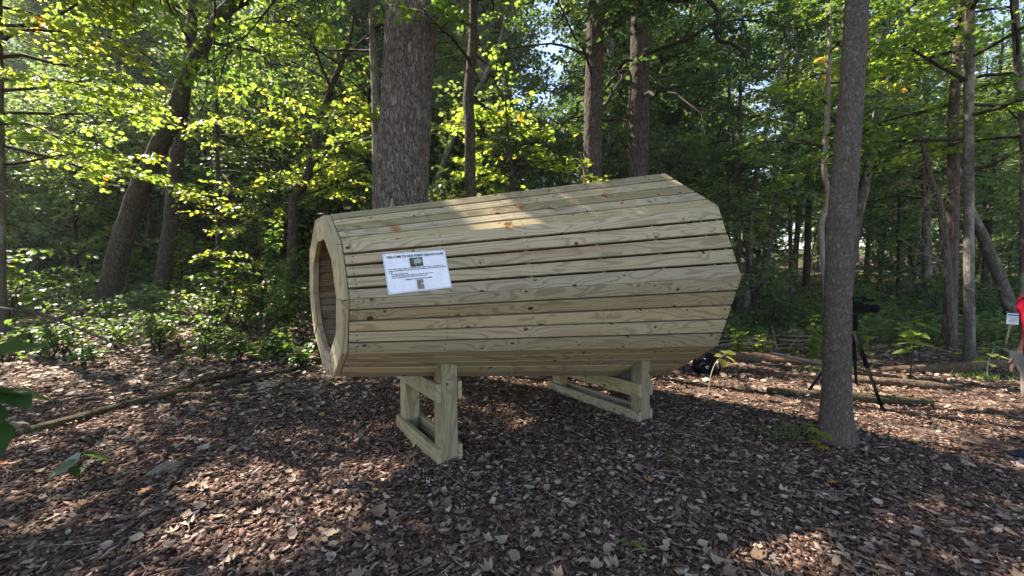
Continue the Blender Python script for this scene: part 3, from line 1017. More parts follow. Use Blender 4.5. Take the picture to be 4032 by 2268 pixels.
tree('ash_tree', 'grey finely cracked trunk rising alone from the mulch in front of the tripod', T['F'], M_bark_ash, top=12, auto=(5.6, 11.5, 14, 1.8, 3.4), seed=7, size=.12, spacing=.11, sides=96, nseg=420, rough=0, relief=(26, .05, .0055), butt=.04, flare=1.2)
tree('slender_tree', 'slim mottled grey trunk rising just behind the large fallen log', T['G1'], M_bark_smooth, top=11, auto=(3.2, 10, 17, 2.0, 3.6), seed=8, tint=.35, leafmat=M_maple, tmpl=MAP, size=.12, spacing=.11)
tree('fluted_tree', 'reddish grey tree with a fluted base behind the bare leaning dead trunk', [(x, y, z, r * .85) for x, y, z, r in T['G2']], M_bark_red, top=13, auto=(4.5, 12, 14, 2, 3.6), seed=9, tint=.3, size=.11, spacing=.1)
tree('leaning_tree', 'mottled trunk leaning steeply beside the white stake sign', T['G4'], M_bark_smooth, top=6, auto=(3, 6, 5, 1.5, 2.5), seed=10, tint=.5, size=.12)
tree('slender_tree', 'slim trunk high beside the person in red', T['G5'], M_bark_smooth, top=11, auto=(3.2, 10, 13, 1.8, 3.2), seed=12, tint=.6, leafmat=M_maple, tmpl=MAP, size=.12, spacing=.12)
tree('crooked_sapling', 'pale crooked sapling trunk standing close behind the grey finely cracked trunk', T['G6'], M_bark_pale, top=7.5, auto=(3.6, 7.2, 10, 1.0, 2.0), seed=13, tint=.6, leafmat=M_maple, tmpl=MAP, size=.12, spacing=.12)
tree('leaning_tree', 'heavy mottled trunk leaning and bending over above the undergrowth', T['H'], M_bark_moss, sides=40, nseg=120, relief=(18, .15, .012),  auto=(7.3, 8.4, 8, 2.0, 3.6), seed=14, tint=.62, size=.105, spacing=.085, rough=.05, flare=1.0)
tree('straight_tree', 'upright brown trunk crossing behind the heavy leaning trunk', T['I'], M_bark, flare=1.05, top=13, planar=False, rise=(.0, .7), auto=(7.2, 13, 22, 2.0, 3.6), seed=15, tint=.6, size=.11, spacing=.09)
tree('thin_sapling', 'thin straight sapling with yellowing leaves beside the leaning trunk', T['J'], M_bark, auto=(1.7, 5.2, 22, .8, 1.6, (-.2, 1.5)), seed=16, tint=.5, leafmat=M_yel, tmpl=OV, size=.11, spacing=.085, top=6.6)
tree('crooked_tree', 'thin mossy crooked trunk with a sharp elbow near the horn mouth', T['K'], M_bark_moss, sides=28, nseg=90, relief=(12, .1, .010),  auto=(2.9, 6.2, 20, .9, 2.1), seed=17, tint=.5, leafmat=M_yel, tmpl=OV, size=.11, spacing=.085, top=7)
tree('maple_tree', 'mottled grey maple trunk with layered bright sprays over the undergrowth', T['L'], M_bark_smooth, top=11, leafmat=M_maple, tmpl=MAP, size=.115, spacing=.10, tint=.55, seed=18,
     limbs=[(3.7, .1, 2.4, .05), (4.1, .25, 2.8, .08), (4.4, -.2, 2.6, .1), (4.7, .15, 3.0, .1), (5.0, .5, 2.8, .1), (5.3, -.05, 2.8, .12), (5.6, .35, 3.0, .12), (5.9, -.4, 2.8, .1), (6.2, .15, 3.0, .12),
            (6.6, .5, 3.0, .12), (7.0, -.1, 3.0, .12), (7.3, .3, 2.8, .12), (7.7, -.4, 2.8, .12), (8.1, .2, 2.8, .15), (8.6, .6, 2.6, .15), (6.0, -1.2, 2.4, .1), (7.2, -1.0, 2.6, .1), (8.0, -1.1, 2.6, .1), (5.1, -.8, 2.4, .05)])
tree('maple_tree', 'unseen high crowned tree added to shade the mulch beside the slope', [(-9.2, 5.2, 0, .2), (-9.1, 5.2, 5, .17), (-8.7, 5.5, 11, .05)], M_bark_smooth, size=.14, spacing=.11,  # out-of-view tree, added so its crown shades the near mulch
     tint=.5, seed=58, planar=False, rise=(.1, .4), auto=(7.0, 10.9, 34, 3.0, 5.8, (.1, .8)))
tree('maple_tree', 'unseen small bushy maple added beyond the mottled grey maple trunk to shade the ground', [(-10.9, 5.7, 0, .09), (-10.8, 5.7, 4, .07), (-10.6, 5.8, 8.5, .03)], M_bark_smooth, leafmat=M_maple, size=.13, spacing=.11,  # stands wholly outside the view, added to keep sun off the ground
     tint=.5, seed=61, planar=False, auto=(2.6, 8.2, 24, 1.4, 2.4))
tree('leaning_birch', 'thin pale trunk leaning far behind the mossy knotty trunk', T['M'], M_bark_pale, top=9.5, auto=(6.5, 9.4, 8, 1.2, 2.2), seed=19, tint=.6, size=.12)
tree('maple_sapling', 'small bright maple sapling with a few orange leaves above the horn', T['N'], M_twig, top=5.6, leafmat=M_maple, tmpl=MAP, size=.125, spacing=.11, tint=.7, seed=20, auto=(2.7, 5.4, 26, .9, 1.9))
tree('forked_tree', 'dark forked tree high on the shaded slope', T['O'], M_bark, top=18, planar=False, rise=(.0, .7), auto=(6, 17, 22, 2.5, 4.5), seed=21, tint=.4, leafmat=M_far, size=.17, spacing=.13)
for kk, lab, mt in (('Q1', 'thin upright dark trunk beyond the brush pile, straighter of two', M_bark), ('Q2', 'thin grey trunk slanting up beyond the brush pile', M_bark_smooth),
                    ('Q3', 'short slim trunk amid far undergrowth beyond the log and tall weeds', M_bark), ('Q4', 'very thin far trunk beyond the large mouth of the horn', M_bark)):
    tree('slender_tree', lab, T[kk], mt, top=12, auto=(3.5, 11.5, 14, 1.4, 3), seed=30 + len(lab), tint=.5, leafmat=M_far, size=.14, spacing=.11)

# crooked hanging limb of the thicker straight tree
E_root = [o for o in C.objects if o.get('label', '').startswith('straight dark scaly trunk with')][0]
P = resample([(2.98, 9.6, 7.80, .07), (3.4, 9.4, 7.66, .06), (3.8, 9.4, 7.60, .055), (4.2, 9.2, 7.56, .05), (4.42, 9.2, 7.40, .048), (4.52, 9.1, 7.1, .044), (4.44, 9.1, 6.85, .042), (4.55, 9.1, 6.55, .04), (4.74, 9.0, 6.45, .034), (4.9, 8.9, 6.25, .026), (5.05, 8.9, 6.02, .014)], 40)
V, F = tube(P, 8, .12, RNG)
o = ob('limb', mesh_np('limb', V - A_(E_root.location), F, M_twig, smooth=True), E_root)

# bare dead trunk with brittle twigs
root = tree('dead_tree', 'bare reddish dead trunk leaning with brittle pale twigs', T['G3'], M_bark_red, seed=41, leafless=True, flare=1.2)
acc = Acc()
rng = np.random.default_rng(8)
Pq = resample(T['G3'], 30)
for i in range(26):
    s = Pq[rng.integers(10, 30), :3]
    d = unit(A_([rng.uniform(-1, -.1) if rng.random() < .75 else rng.uniform(.2, .8), rng.uniform(-.6, .4), rng.uniform(-.25, .35)]))
    n = 6
    pts = [s]
    L_ = rng.uniform(.4, 1.4)
    for j in range(n - 1):
        d = unit(d + rng.normal(0, .22, 3)); pts.append(pts[-1] + d * L_ / (n - 1))
    acc.add(*tube(np.column_stack([pts, np.linspace(.014, .004, n)]), 5, cap=False))
    for m in range(2):
        b = pts[rng.integers(2, 5)]; d2 = unit(d + rng.normal(0, .6, 3))
        acc.add(*tube(np.column_stack([[b, b + d2 * .15, b + d2 * .3 + rng.normal(0, .03, 3)], [.006, .004, .003]]), 4, cap=False))
ob('dead_twig', acc.mesh('dead_twig', M_dead, A_(root.location)), root)


# ------------------------------------------------------------------ copies: background trees, saplings, shrubs
def copy_tree(o, parent=None):
    c = o.copy()
    C.objects.link(c)
    c.parent = parent
    for ch in o.children: copy_tree(ch, c)
    return c


def arche(kind, seed):
    rng = np.random.default_rng(seed)
    if kind == 'tall':
        h = rng.uniform(14, 18); lean = rng.normal(0, .5, 2)
        path = [(0, 0, 0, .17), (lean[0] * .3, lean[1] * .3, 3, .15), (lean[0], lean[1], 8, .12), (lean[0] * 1.3, lean[1], h, .03)]
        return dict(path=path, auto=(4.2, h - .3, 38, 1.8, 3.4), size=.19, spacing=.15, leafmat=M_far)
    if kind == 'under':
        h = rng.uniform(5, 7); lean = rng.normal(0, .4, 2)
        path = [(0, 0, 0, .06), (lean[0] * .4, lean[1] * .4, 2.5, .05), (lean[0], lean[1], h, .015)]
        return dict(path=path, auto=(.7, h - .1, 24, 1.1, 2.2), size=.15, spacing=.12, leafmat=M_far)


SPRAYS = A_([(-9, 10.5), (-6.4, 9), (-4.2, 8.6), (-9, 8), (-9, 11.6), (0, 8.6), (-8, 8), (-2.2, 7.6)])


def keep_clear(x, y, h, r):
    """False where the crown would stand in the sun's way to a lit clearing or to the lit sprays"""
    for gx_, gy_, ra, rb_, zm_ in GAPS:
        for z in range(2, int(h) + 1, 2):
            px_, py_ = A_([gx_, gy_]) + SUN[:2] * z / SUN[2]
            if (px_ - x) ** 2 + (py_ - y) ** 2 < (r * .55 + .2) ** 2: return False
    if h > 8:
        rel = A_([x, y]) - SPRAYS
        al = rel @ SH
        pe = np.abs(rel[:, 0] * SH[1] - rel[:, 1] * SH[0])
        if ((al > -1) & (al < 15) & (pe < 3.4)).any(): return False
    return True


taken = [(p[0][0], p[0][1]) for p in T.values()]
prng = np.random.default_rng(77)


def spots(n, y0, y1, wx, mind, cond=lambda x, y: True, pw=1.0):
    out = []
    tries = 0
    while len(out) < n and tries < n * 60:
        tries += 1
        y = y0 + (y1 - y0) * prng.random() ** pw
        x = prng.uniform(-wx, wx) * (y + 3)
        if not cond(x, y): continue
        if any((x - a) ** 2 + (y - b) ** 2 < mind ** 2 for a, b in taken): continue
        taken.append((x, y)); out.append((x, y))
    return out


def populate(kind, name, labels, group, cat, pts, nvar, seed0, bark):
    protos = []
    for v in range(nvar):
        a = arche(kind, seed0 + v)
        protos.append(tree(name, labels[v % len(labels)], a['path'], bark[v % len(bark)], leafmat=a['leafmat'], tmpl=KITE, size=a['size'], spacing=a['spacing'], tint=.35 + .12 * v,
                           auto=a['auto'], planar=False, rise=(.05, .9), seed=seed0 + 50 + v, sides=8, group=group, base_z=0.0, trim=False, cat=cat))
    used = [False] * nvar
    for i, (x, y) in enumerate(pts):
        v = i % nvar
        if not used[v]:
            o = protos[v]; used[v] = True
        else:
            o = copy_tree(protos[v])
        o.location = (x, y, float(ground(x, y)) - .05)
        s = prng.uniform(.85, 1.25)
        o.scale = (s, s, s)
        o.rotation_euler = (0, 0, prng.uniform(0, 6.28))
    return protos


sky_gap = lambda x, y: not (.31 < x / y < .42 and y < 15)
pts = spots(140, 13.0, 58, 1.35, 2.3, lambda x, y: sky_gap(x, y) and keep_clear(x, y, 19, 3.2) and not (x < -4 and y < 15) and not (x > 2.5 and y < 36 and prng.random() < .5), 1.15)
pts += spots(16, 16, 42, .62, 1.8, lambda x, y: .22 < x / y < .55 and keep_clear(x, y, 19, 3.2), 1.0)
pts += spots(45, 15, 46, 1.0, 2.0, lambda x, y: x < -2 and keep_clear(x, y, 19, 3.2), 1.0)
populate('tall', 'background_tree', ['tall dark-trunked tree with deep green leaves in the wood behind', 'tall grey-trunked tree with deep green leaves in the wood behind', 'tall dark-trunked tree with light green leaves in the wood behind', 'tall grey-trunked tree with yellowish green leaves in the wood behind'], 'tall trees filling the wood behind', 'tree', pts, 4, 200, [M_bark, M_bark_smooth])
pts = spots(95, 11.5, 48, 1.3, 1.6, lambda x, y: (y > 18 or keep_clear(x, y, 6, 1.8)) and not (x < -3 and y < 14.5) and not (x > 3 and y < 20 and prng.random() < .5), 1.2)
pts += spots(34, 12.5, 24, 1.1, 1.3, lambda x, y: x < .5 and keep_clear(x, y, 6, 1.2))
populate('under', 'understory_tree', ['low young tree with deep green leaves and a twiggy stem under the tall wood', 'low young tree with deep green leaves and a brown stem under the tall wood', 'low young tree with light green leaves and a twiggy stem under the tall wood', 'low young tree with yellowish green leaves under the tall wood'], 'young understory trees in the wood behind', 'tree', pts, 4, 300, [M_twig, M_bark])


def shrub_proto(seed, h, nst, size, mat, tmpl, name, label, group, tint):
    rng = np.random.default_rng(seed)
    root = empty(name)
    tag(root, label, 'shrub', group)
    acc, lv = Acc(), Leaves()
    for i in range(nst):
        az = i * 2.4 + rng.normal(0, .4)
        lean = rng.uniform(.1, .55)
        hh = h * rng.uniform(.6, 1.0)
        Q = A_([[math.cos(az) * lean * hh * s ** 1.3, math.sin(az) * lean * hh * s ** 1.3, hh * s] for s in np.linspace(0, 1, 6)])
        Q[1:] += rng.normal(0, .02, (5, 3))
        Q[0, 2] = -.08
        acc.add(*tube(np.column_stack([Q, np.linspace(.013, .004, 6)]), 5, cap=False))
        for j in range(5):
            t = rng.uniform(.35, 1)
            b = poly_at(Q, A_([t]))[0]
            a2 = rng.uniform(0, 6.28)
            d = unit(A_([math.cos(a2), math.sin(a2), rng.uniform(-.05, .3)]))
            l2 = h * rng.uniform(.22, .5)
            Q2 = A_([b + d * l2 * s + A_([0, 0, -.22 * l2 * s * s]) for s in np.linspace(0, 1, 4)])
            acc.add(*tube(np.column_stack([Q2, np.linspace(.006, .002, 4)]), 4, cap=False))
            leafy_twig(rng, lv, Q2, size, size * .95, tint, .3)
    ob('stem', acc.mesh('stem', M_twig), root)
    ob('foliage', lv.mesh('foliage', tmpl, mat), root)
    return root


def shrubs(protos, pts, smin=.75, smax=1.3):
    used = [False] * len(protos)
    for i, (x, y) in enumerate(pts):
        v = i % len(protos)
        o = protos[v] if not used[v] else copy_tree(protos[v])
        used[v] = True
        o.location = (x, y, float(ground(x, y)))
        s = prng.uniform(smin, smax)
        o.scale = (s, s, s)
        o.rotation_euler = (prng.normal(0, .05), prng.normal(0, .05), prng.uniform(0, 6.28))


taken_trees = list(taken)
GS = 'leafy shrubs on the slope beside the mossy log'
pr = [shrub_proto(500 + i, [.6, .95, 1.5][i], [5, 6, 6][i], .13, M_shrub, OV, 'leafy_shrub',
                  ['knee high shrub with flat layered glossy leaves on the slope', 'waist high shrub with flat layered glossy leaves on the slope', 'tall open shrub with flat layered glossy leaves on the slope'][i], GS, .45 + .1 * i) for i in range(3)]
taken = []
shrubs(pr, spots(34, 8.4, 13.5, 1.25, .75, lambda x, y: x < -3.2 and x > -1.35 * y - 1 and (y > 7.2 or x < -5.0) and not (-1.06 < x / y < -.80 and y < 10.2 and (y > 7.6 or x / y > -.95)) and not (-.59 < x / y < -.50 and y < 8.6)))
GS3 = 'small leafy seedlings in the litter of the slope'
pr = [shrub_proto(540 + i, [.45, .7][i], [4, 5][i], .10, M_shrub, OV, 'leafy_seedling', ['ankle high leafy seedling in the litter between the mossy log and the shrubs', 'knee high leafy seedling in the litter between the mossy log and the shrubs'][i], GS3, .5) for i in range(2)]
taken = []
shrubs(pr, spots(30, 5.8, 9.0, 1.0, .45, lambda x, y: -9.0 < x < -2.0 and x + y * .35 < .2 and not (-4.35 < x < -3.7 and y < 6.5)))
GS2 = 'green shrubs in the wood behind'
pr = [shrub_proto(520 + i, [.9, 1.5][i], [7, 8][i], .12, M_shrub, OV, 'leafy_shrub', ['low dense green shrub on the floor of the wood behind', 'open upright green shrub on the floor of the wood behind'][i], GS2, .4 + .15 * i) for i in range(2)]
taken = []
shrubs(pr, spots(62, 9.8, 22, 1.25, 1.0, lambda x, y: x > 3.5 or y > 11.5))

# ------------------------------------------------------------------ low ground cover and far wood (uncountable)
rng = np.random.default_rng(91)


def scatter(n, fx, fy):
    x = fx(n); y = fy(n)
    return x, y


def ground_cover():
    lv = Leaves()
    n = 60000
    y = 5.4 + 16 * rng.random(n) ** 1.4
    x = rng.uniform(-1.3, 1.3, n) * (y + 1)
    dens = np.where(x < -2.2, smooth01(y + .5 * np.sin(x * 2), 6.0, 11.0) * .6, smooth01(y + .4 * np.sin(x * 1.3), 7.6, 9.6))
    cl = .5 + .5 * np.sin(x * 2.3 + np.sin(y * 1.9) * 2) * np.sin(y * 2.1 + x)
    k = rng.random(n) < dens * (.25 + .75 * cl)
    x, y = x[k], y[k]
    n = len(x)
    z = ground(x, y) + rng.uniform(.03, .30, n) * rng.random(n)
    P = np.stack([x, y, z + .01], 1)
    az = rng.uniform(0, 6.28, n)
    A = unit(np.stack([np.cos(az), np.sin(az), rng.normal(.1, .3, n)], 1))
    N = unit(A_([0, 0, 1.]) + rng.normal(0, .35, (n, 3)))
    lv.add(P, A, N, rng.uniform(.05, .12, n), np.clip(rng.normal(.6, .2, n), 0, 1))
    o = ob('undergrowth', lv.mesh('undergrowth', KITE, M_shrub))
    tag(o, 'low green herbs and seedlings covering the woodland floor', 'undergrowth', kind='stuff')


ground_cover()


def far_cover():
    lv = Leaves()
    n = 60000
    y = 9.5 + 24 * rng.random(n) ** 1.3
    x = rng.uniform(-1.2, 1.3, n) * (y + 1)
    cl = .5 + .5 * np.sin(x * 1.1 + np.sin(y * .9) * 2) * np.sin(y * 1.2 + x * .7)
    k = rng.random(n) < (.35 + .65 * cl)
    x, y, cl = x[k], y[k], cl[k]
    n = len(x)
    z = ground(x, y) + .04 + rng.random(n) * (.12 + .5 * cl)
    az = rng.uniform(0, 6.28, n)
    A = unit(np.stack([np.cos(az), np.sin(az), rng.normal(.1, .3, n)], 1))
    N = unit(A_([0, 0, 1.]) + rng.normal(0, .4, (n, 3)))
    lv.add(np.stack([x, y, z], 1), A, N, rng.uniform(.08, .19, n), np.clip(rng.normal(.6, .2, n), 0, 1))
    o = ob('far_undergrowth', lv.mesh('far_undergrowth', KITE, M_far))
    tag(o, 'knee deep green undergrowth spreading between the far trunks', 'undergrowth', kind='stuff')


far_cover()


def far_wood():
    lv = Leaves()
    nb = 900
    y = rng.uniform(55, 85, nb); x = rng.uniform(-1.5, 1.5, nb) * y
    z = ground(x, y) + rng.random(nb) ** .8 * 13
    k = 60
    P = np.stack([x, y, z], 1)[:, None] + rng.normal(0, 1, (nb, k, 3)) * A_([1.7, 1.7, 1.0])
    P = P.reshape(-1, 3)
    n = len(P)
    A = unit(rng.normal(0, 1, (n, 3)) * A_([1, 1, .5]))
    N = unit(A_([0, 0, 1.]) + rng.normal(0, .6, (n, 3)))
    lv.add(P, A, N, rng.uniform(.35, .8, n), np.clip(np.repeat(rng.normal(.5, .15, nb), k) + rng.normal(0, .15, n), 0, 1))
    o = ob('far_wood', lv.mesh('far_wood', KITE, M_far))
    tag(o, 'mass of far green woodland foliage closing the view', 'woodland', kind='stuff')


far_wood()

# ------------------------------------------------------------------ mulch and leaf litter
rng = np.random.default_rng(92)


def chips():
    def pts(n, y0, y1, pw):
        y = y0 + (y1 - y0) * rng.random(n) ** pw
        x = np.where(rng.random(n) < .88, rng.uniform(-1.36, 1.36, n), rng.uniform(-2.3, 2.3, n)) * (y + .1)
        return x, y
    Vs, Fs, Ts = [], [], []
    base = 0
    for n, y0, y1, pw, box, smul in ((82000, 1.75, 5.0, .8, True, 1.0), (60000, 4.8, 9.5, .8, False, 1.3)):
        x, y = pts(n, y0, y1, pw)
        if y0 > 4:
            k = rng.random(n) < 1 - smooth01(y + .5 * np.sin(x * 1.7), 7.0, 9.5) * .8
            x, y = x[k], y[k]; n = len(x)
        # trodden, barer ground along the path and in a few worn patches
        pd = np.abs((x - 2.6) * .62 + (y - 5.1) * .78)
        worn = np.where((pd < .55) & (x > 2.4), .55, 0) + .35 * (np.sin(x * 1.9 + 1.2 * np.sin(y * 1.4)) * np.sin(y * 2.2 + x) > .55)
        k = rng.random(n) > worn
        x, y = x[k], y[k]; n = len(x)
        L_ = np.exp(rng.normal(math.log(.029), .55, n)).clip(.010, .15) * smul
        Wd = (L_ * rng.uniform(.22, .62, n)).clip(.006, .03 * smul)
        H_ = rng.uniform(.003, .008, n)
        az = rng.uniform(0, np.pi * 2, n)
        pit = rng.normal(0, .22, n); rol = rng.normal(0, .3, n)
        a = np.stack([np.cos(az) * np.cos(pit), np.sin(az) * np.cos(pit), np.sin(pit)], 1)
        s = unit(np.cross(A_([0, 0, 1.]), a)); nn = np.cross(a, s)
        s2 = s * np.cos(rol)[:, None] + nn * np.sin(rol)[:, None]; n2 = np.cross(a, s2)
        z = ground(x, y) + rng.uniform(.0, .022, n)
        Pc = np.stack([x, y, z], 1)
        jit = lambda: rng.uniform(.55, 1.1, n)[:, None]
        if box:
            cor = [(-1, -1), (1, -1), (1, 1), (-1, 1)]
            V = []
            jl = [(jit(), jit()) for _ in cor]
            for zz in (0, 1):
                for (cx, cy), (ja, jb) in zip(cor, jl):
                    V.append(Pc + a * (cx * L_ / 2)[:, None] * ja + s2 * (cy * Wd / 2)[:, None] * jb + n2 * ((zz - .5) * H_)[:, None])
            V = np.stack(V, 1)
            F = A_([(4, 5, 6, 7), (0, 1, 5, 4), (1, 2, 6, 5), (2, 3, 7, 6), (3, 0, 4, 7)])
        else:
            V = np.stack([Pc - a * (L_ / 2)[:, None] - s2 * (Wd / 2)[:, None] * jit(), Pc - s2 * (Wd / 2)[:, None] * jit() + n2 * .004, Pc + a * (L_ / 2)[:, None] - s2 * (Wd / 2)[:, None] * jit(),
                          Pc + a * (L_ / 2)[:, None] + s2 * (Wd / 2)[:, None] * jit(), Pc + s2 * (Wd / 2)[:, None] * jit() + n2 * .006, Pc - a * (L_ / 2)[:, None] + s2 * (Wd / 2)[:, None] * jit()], 1)
            F = A_([(0, 1, 4, 5), (1, 2, 3, 4)])
        k = V.shape[1]
        Vs.append(V.reshape(-1, 3))
        Fs.append((F[None] + (np.arange(n) * k)[:, None, None]).reshape(-1, 4) + base)
        base += n * k
        t = np.clip(rng.beta(1.35, 1.9, n), 0, 1)
        Ts.append(np.repeat(t, k))
    me = mesh_np('wood_chips', np.vstack(Vs), np.vstack(Fs), M_chip, np.concatenate(Ts))
    o = ob('wood_chips', me)
    tag(o, 'brown and tan shredded wood chip mulch strewn over the clearing', 'mulch', kind='stuff')


chips()


def curled(tmpl, amp):
    T_, F_ = tmpl
    T_ = T_.copy()
    T_[:, 2] = amp * (T_[:, 0] ** 2 * 1.6 + (T_[:, 1] - .5) ** 2 * 1.0)
    return T_, F_


def litter(n, y0, y1, tmpl, smin, smax, name, label, dens=None):
    y = y0 + (y1 - y0) * rng.random(n) ** .9
    x = rng.uniform(-1.4, 1.4, n) * (y + .2)
    if dens is not None:
        k = rng.random(n) < dens(x, y)
        x, y = x[k], y[k]; n = len(x)
    P = np.stack([x, y, ground(x, y) + rng.uniform(.012, .03, n)], 1)
    az = rng.uniform(0, 6.28, n)
    A = unit(np.stack([np.cos(az), np.sin(az), rng.normal(0, .2, n)], 1))
    N = unit(A_([0, 0, 1.]) + rng.normal(0, .32, (n, 3)))
    t = np.clip(rng.beta(2.2, 1.9, n) * .86 + (rng.random(n) < .08) * rng.uniform(.1, .3, n), 0, 1)
    o = ob(name, leaf_mesh(name, P, A, N, rng.uniform(smin, smax, n), t, tmpl, M_litter))
    tag(o, label, 'leaf litter', kind='stuff')


litter(700, 1.8, 6.5, curled(MAP, .9), .035, .085, 'leaf_litter', 'dry brown and tan lobed leaves scattered on the mulch')
litter(1300, 1.8, 6.5, curled(OV, .9), .025, .08, 'leaf_scraps', 'crumpled brown leaf scraps scattered on the mulch')
litter(30000, 5.5, 20, curled(OV, .4), .05, .12, 'forest_litter', 'carpet of dry fallen leaves over the wood floor beyond the mulch', lambda x, y: .25 + .75 * smooth01(y, 5.5, 9))
litter(9000, 4.2, 12, curled(OV, .4), .05, .11, 'slope_litter', 'carpet of dry fallen leaves on the slope around the mossy log', lambda x, y: (x < -1.8) * 1.0)


# single noticeable fallen leaves
def single_leaf(name, label, loc, size, t, tm, amp=.4, rot=None, group=None, nrm=None):
    T_, F_ = curled(tm, amp)
    T_ = T_ - A_([0, .5, 0])
    me = mesh_np(name, T_ * size + A_([0, 0, .004]), F_, M_litter, np.full(len(T_), t))
    o = ob(name, me)
    o.location = loc
    if nrm is not None:
        qn = Vector(nrm).to_track_quat('Z', 'Y')
        o.rotation_mode = 'QUATERNION'
        from mathutils import Quaternion
        o.rotation_quaternion = qn @ Quaternion((0, 0, 1), rot or 0)
    else:
        o.rotation_euler = (prng.normal(0, .15), prng.normal(0, .15), rot if rot is not None else prng.uniform(0, 6.28))
    tag(o, label, 'leaf', group)
    return o


for i in range(26):
    y = 1.95 + 2.6 * prng.random()
    x = prng.uniform(-1.1, 1.2) * y
    z = float(ground(x, y)) + .028
    t = prng.choice([.4, .55, .62, .75, .88, .9, .3])
    single_leaf('fallen_leaf', 'large dry lobed leaf lying on the wood chips', (x, y, z), prng.uniform(.06, .105), t, MAP, prng.uniform(.6, 1.1), group='large dry leaves lying on the mulch')
for (x, y, z, s, t, lab) in ((-.823, 2.902, 1.841, .07, .9, 'small orange dry leaf on a top board near the notice'),
                             (-1.212, 3.001, 2.001, .06, .4, 'curled tan leaf on the horn edge by the small mouth'),
                             (-.02, 3.20, 1.90, .09, .88, 'orange lobed leaf in the sun patch on the horn top'),
                             (.05, 3.55, 2.06, .08, .9, 'brown leaf high on the horn top above the sun patch'),
                             (.36, 3.62, 2.08, .09, .84, 'curled brown leaf on the horn beside another'),
                             (.93, 4.02, 2.28, .08, .9, 'small orange leaf far along the horn top')):
    Q = A_([x, y, z]) - CL
    nA = unit(math.cos(rad(54)) * NEAR + math.sin(rad(54)) * UP - AX * (R2 - R1) / LEN)
    # settle on the top face
    t_ = Q @ AX
    P0 = hv(t_, 54, hr(t_) * math.cos(rad(18)))
    P = A_([x, y, z]); P = P - nA * ((P - P0) @ nA) + nA * .003
    single_leaf('fallen_leaf', lab, tuple(P), s, t, MAP, .55, prng.uniform(0, 6), nrm=nA)

# twigs on the ground
sa = Acc()
for i in range(420):
    y = 1.9 + 8 * rng.random() ** 1.2; x = rng.uniform(-1.3, 1.3) * y
    az = rng.uniform(0, 6.28); L_ = rng.uniform(.06, .3)
    pts = []
    d = A_([math.cos(az), math.sin(az)])
    for s in np.linspace(-.5, .5, 4):
        q_ = A_([x, y]) + d * L_ * s + rng.normal(0, .01, 2)
        pts.append((*q_, float(ground(*q_)) + .022 + rng.uniform(0, .01), rng.uniform(.0018, .005)))
    sa.add(*tube(A_(pts), 5, cap=False))
o = ob('fallen_twigs', sa.mesh('fallen_twigs', M_dead))
tag(o, 'thin grey and brown twigs scattered over the mulch', 'twigs', kind='stuff')


# ------------------------------------------------------------------ logs, sticks, stones
def log(name, label, pts, bark, sides=14, group=None, cat='log', rough=.13, n=34, stubs=()):
    rng = np.random.default_rng(len(label) * 7 + int(pts[0][0] * 10) % 50)
    P = resample(pts, n)
    base = A_([P[0, 0], P[0, 1], float(ground(P[0, 0], P[0, 1]))])
    V, F = tube(P, sides, rough, rng)
    acc = Acc(); acc.add(V, F)
    for t, d, l, r in stubs:
        b = P[int(t * (n - 1)), :3]
        acc.add(*tube(np.column_stack([[b, b + A_(d) * l * .5 + A_([0, 0, .02]), b + A_(d) * l], [r, r * .8, r * .5]]), 7, .05, rng))
    o = ob(name, acc.mesh(name, bark, base))
    o.location = base
    return tag(o, label, cat, group)


def gpts(lst):
    return [(x, y, float(ground(x, y)) + dz, r) for x, y, dz, r in lst]


log('mossy_log', 'long thin mossy log lying across the leaf litter of the slope', gpts([(-4.5, 3.15, .01, .035), (-4.22, 3.7, .03, .042), (-4.16, 4.2, .02, .046), (-4.0, 4.7, .03, .045), (-4.09, 5.3, .03, .036), (-3.92, 5.8, .03, .03), (-3.95, 6.3, .02, .02)]), M_logmoss,
    stubs=((.45, (.8, .35, .15), .5, .03), (.7, (.7, .5, .2), .45, .02)))
log('dark_branch', 'dark decaying branch beside the mossy log', gpts([(-3.75, 4.9, .02, .03), (-3.55, 5.4, .05, .03), (-3.4, 5.9, .04, .02), (-3.2, 6.4, .03, .012)]), M_bark)
log('fallen_log', 'large brown barkless fallen log below the slim mottled trunk', gpts([(6.35, 6.9, .03, .05), (6.9, 6.88, .06, .075), (7.4, 6.98, .06, .08), (7.9, 6.95, .09, .10), (8.3, 7.1, .09, .10), (8.75, 7.1, .07, .085)]), M_log)
log('fallen_log', 'smaller sunlit fallen log on the leafy ground between two longer logs', gpts([(5.1, 6.3, .04, .06), (5.5, 6.1, .06, .065), (6.0, 5.85, .05, .06), (6.4, 5.75, .03, .04)]), M_log, stubs=((.6, (.5, .8, .3), .3, .03),))
log('fallen_log', 'mossy fallen log passing under the tripod', gpts([(3.5, 5.5, .03, .045), (4.3, 5.3, .05, .06), (4.9, 5.2, .05, .055), (5.4, 5.15, .03, .04)]), M_logmoss)
log('fallen_log', 'dark reddish rotting log behind the black backpack', gpts([(3.7, 7.9, .05, .09), (4.2, 7.72, .07, .10), (4.8, 7.7, .06, .10), (5.3, 7.5, .06, .085), (6.0, 7.4, .04, .06)]), M_log)
log('bleached_branch', 'pale bleached branch lying over the dark rotting log', gpts([(4.6, 7.2, .26, .03), (5.1, 7.1, .18, .03), (5.6, 7.0, .08, .022)]), M_dead)
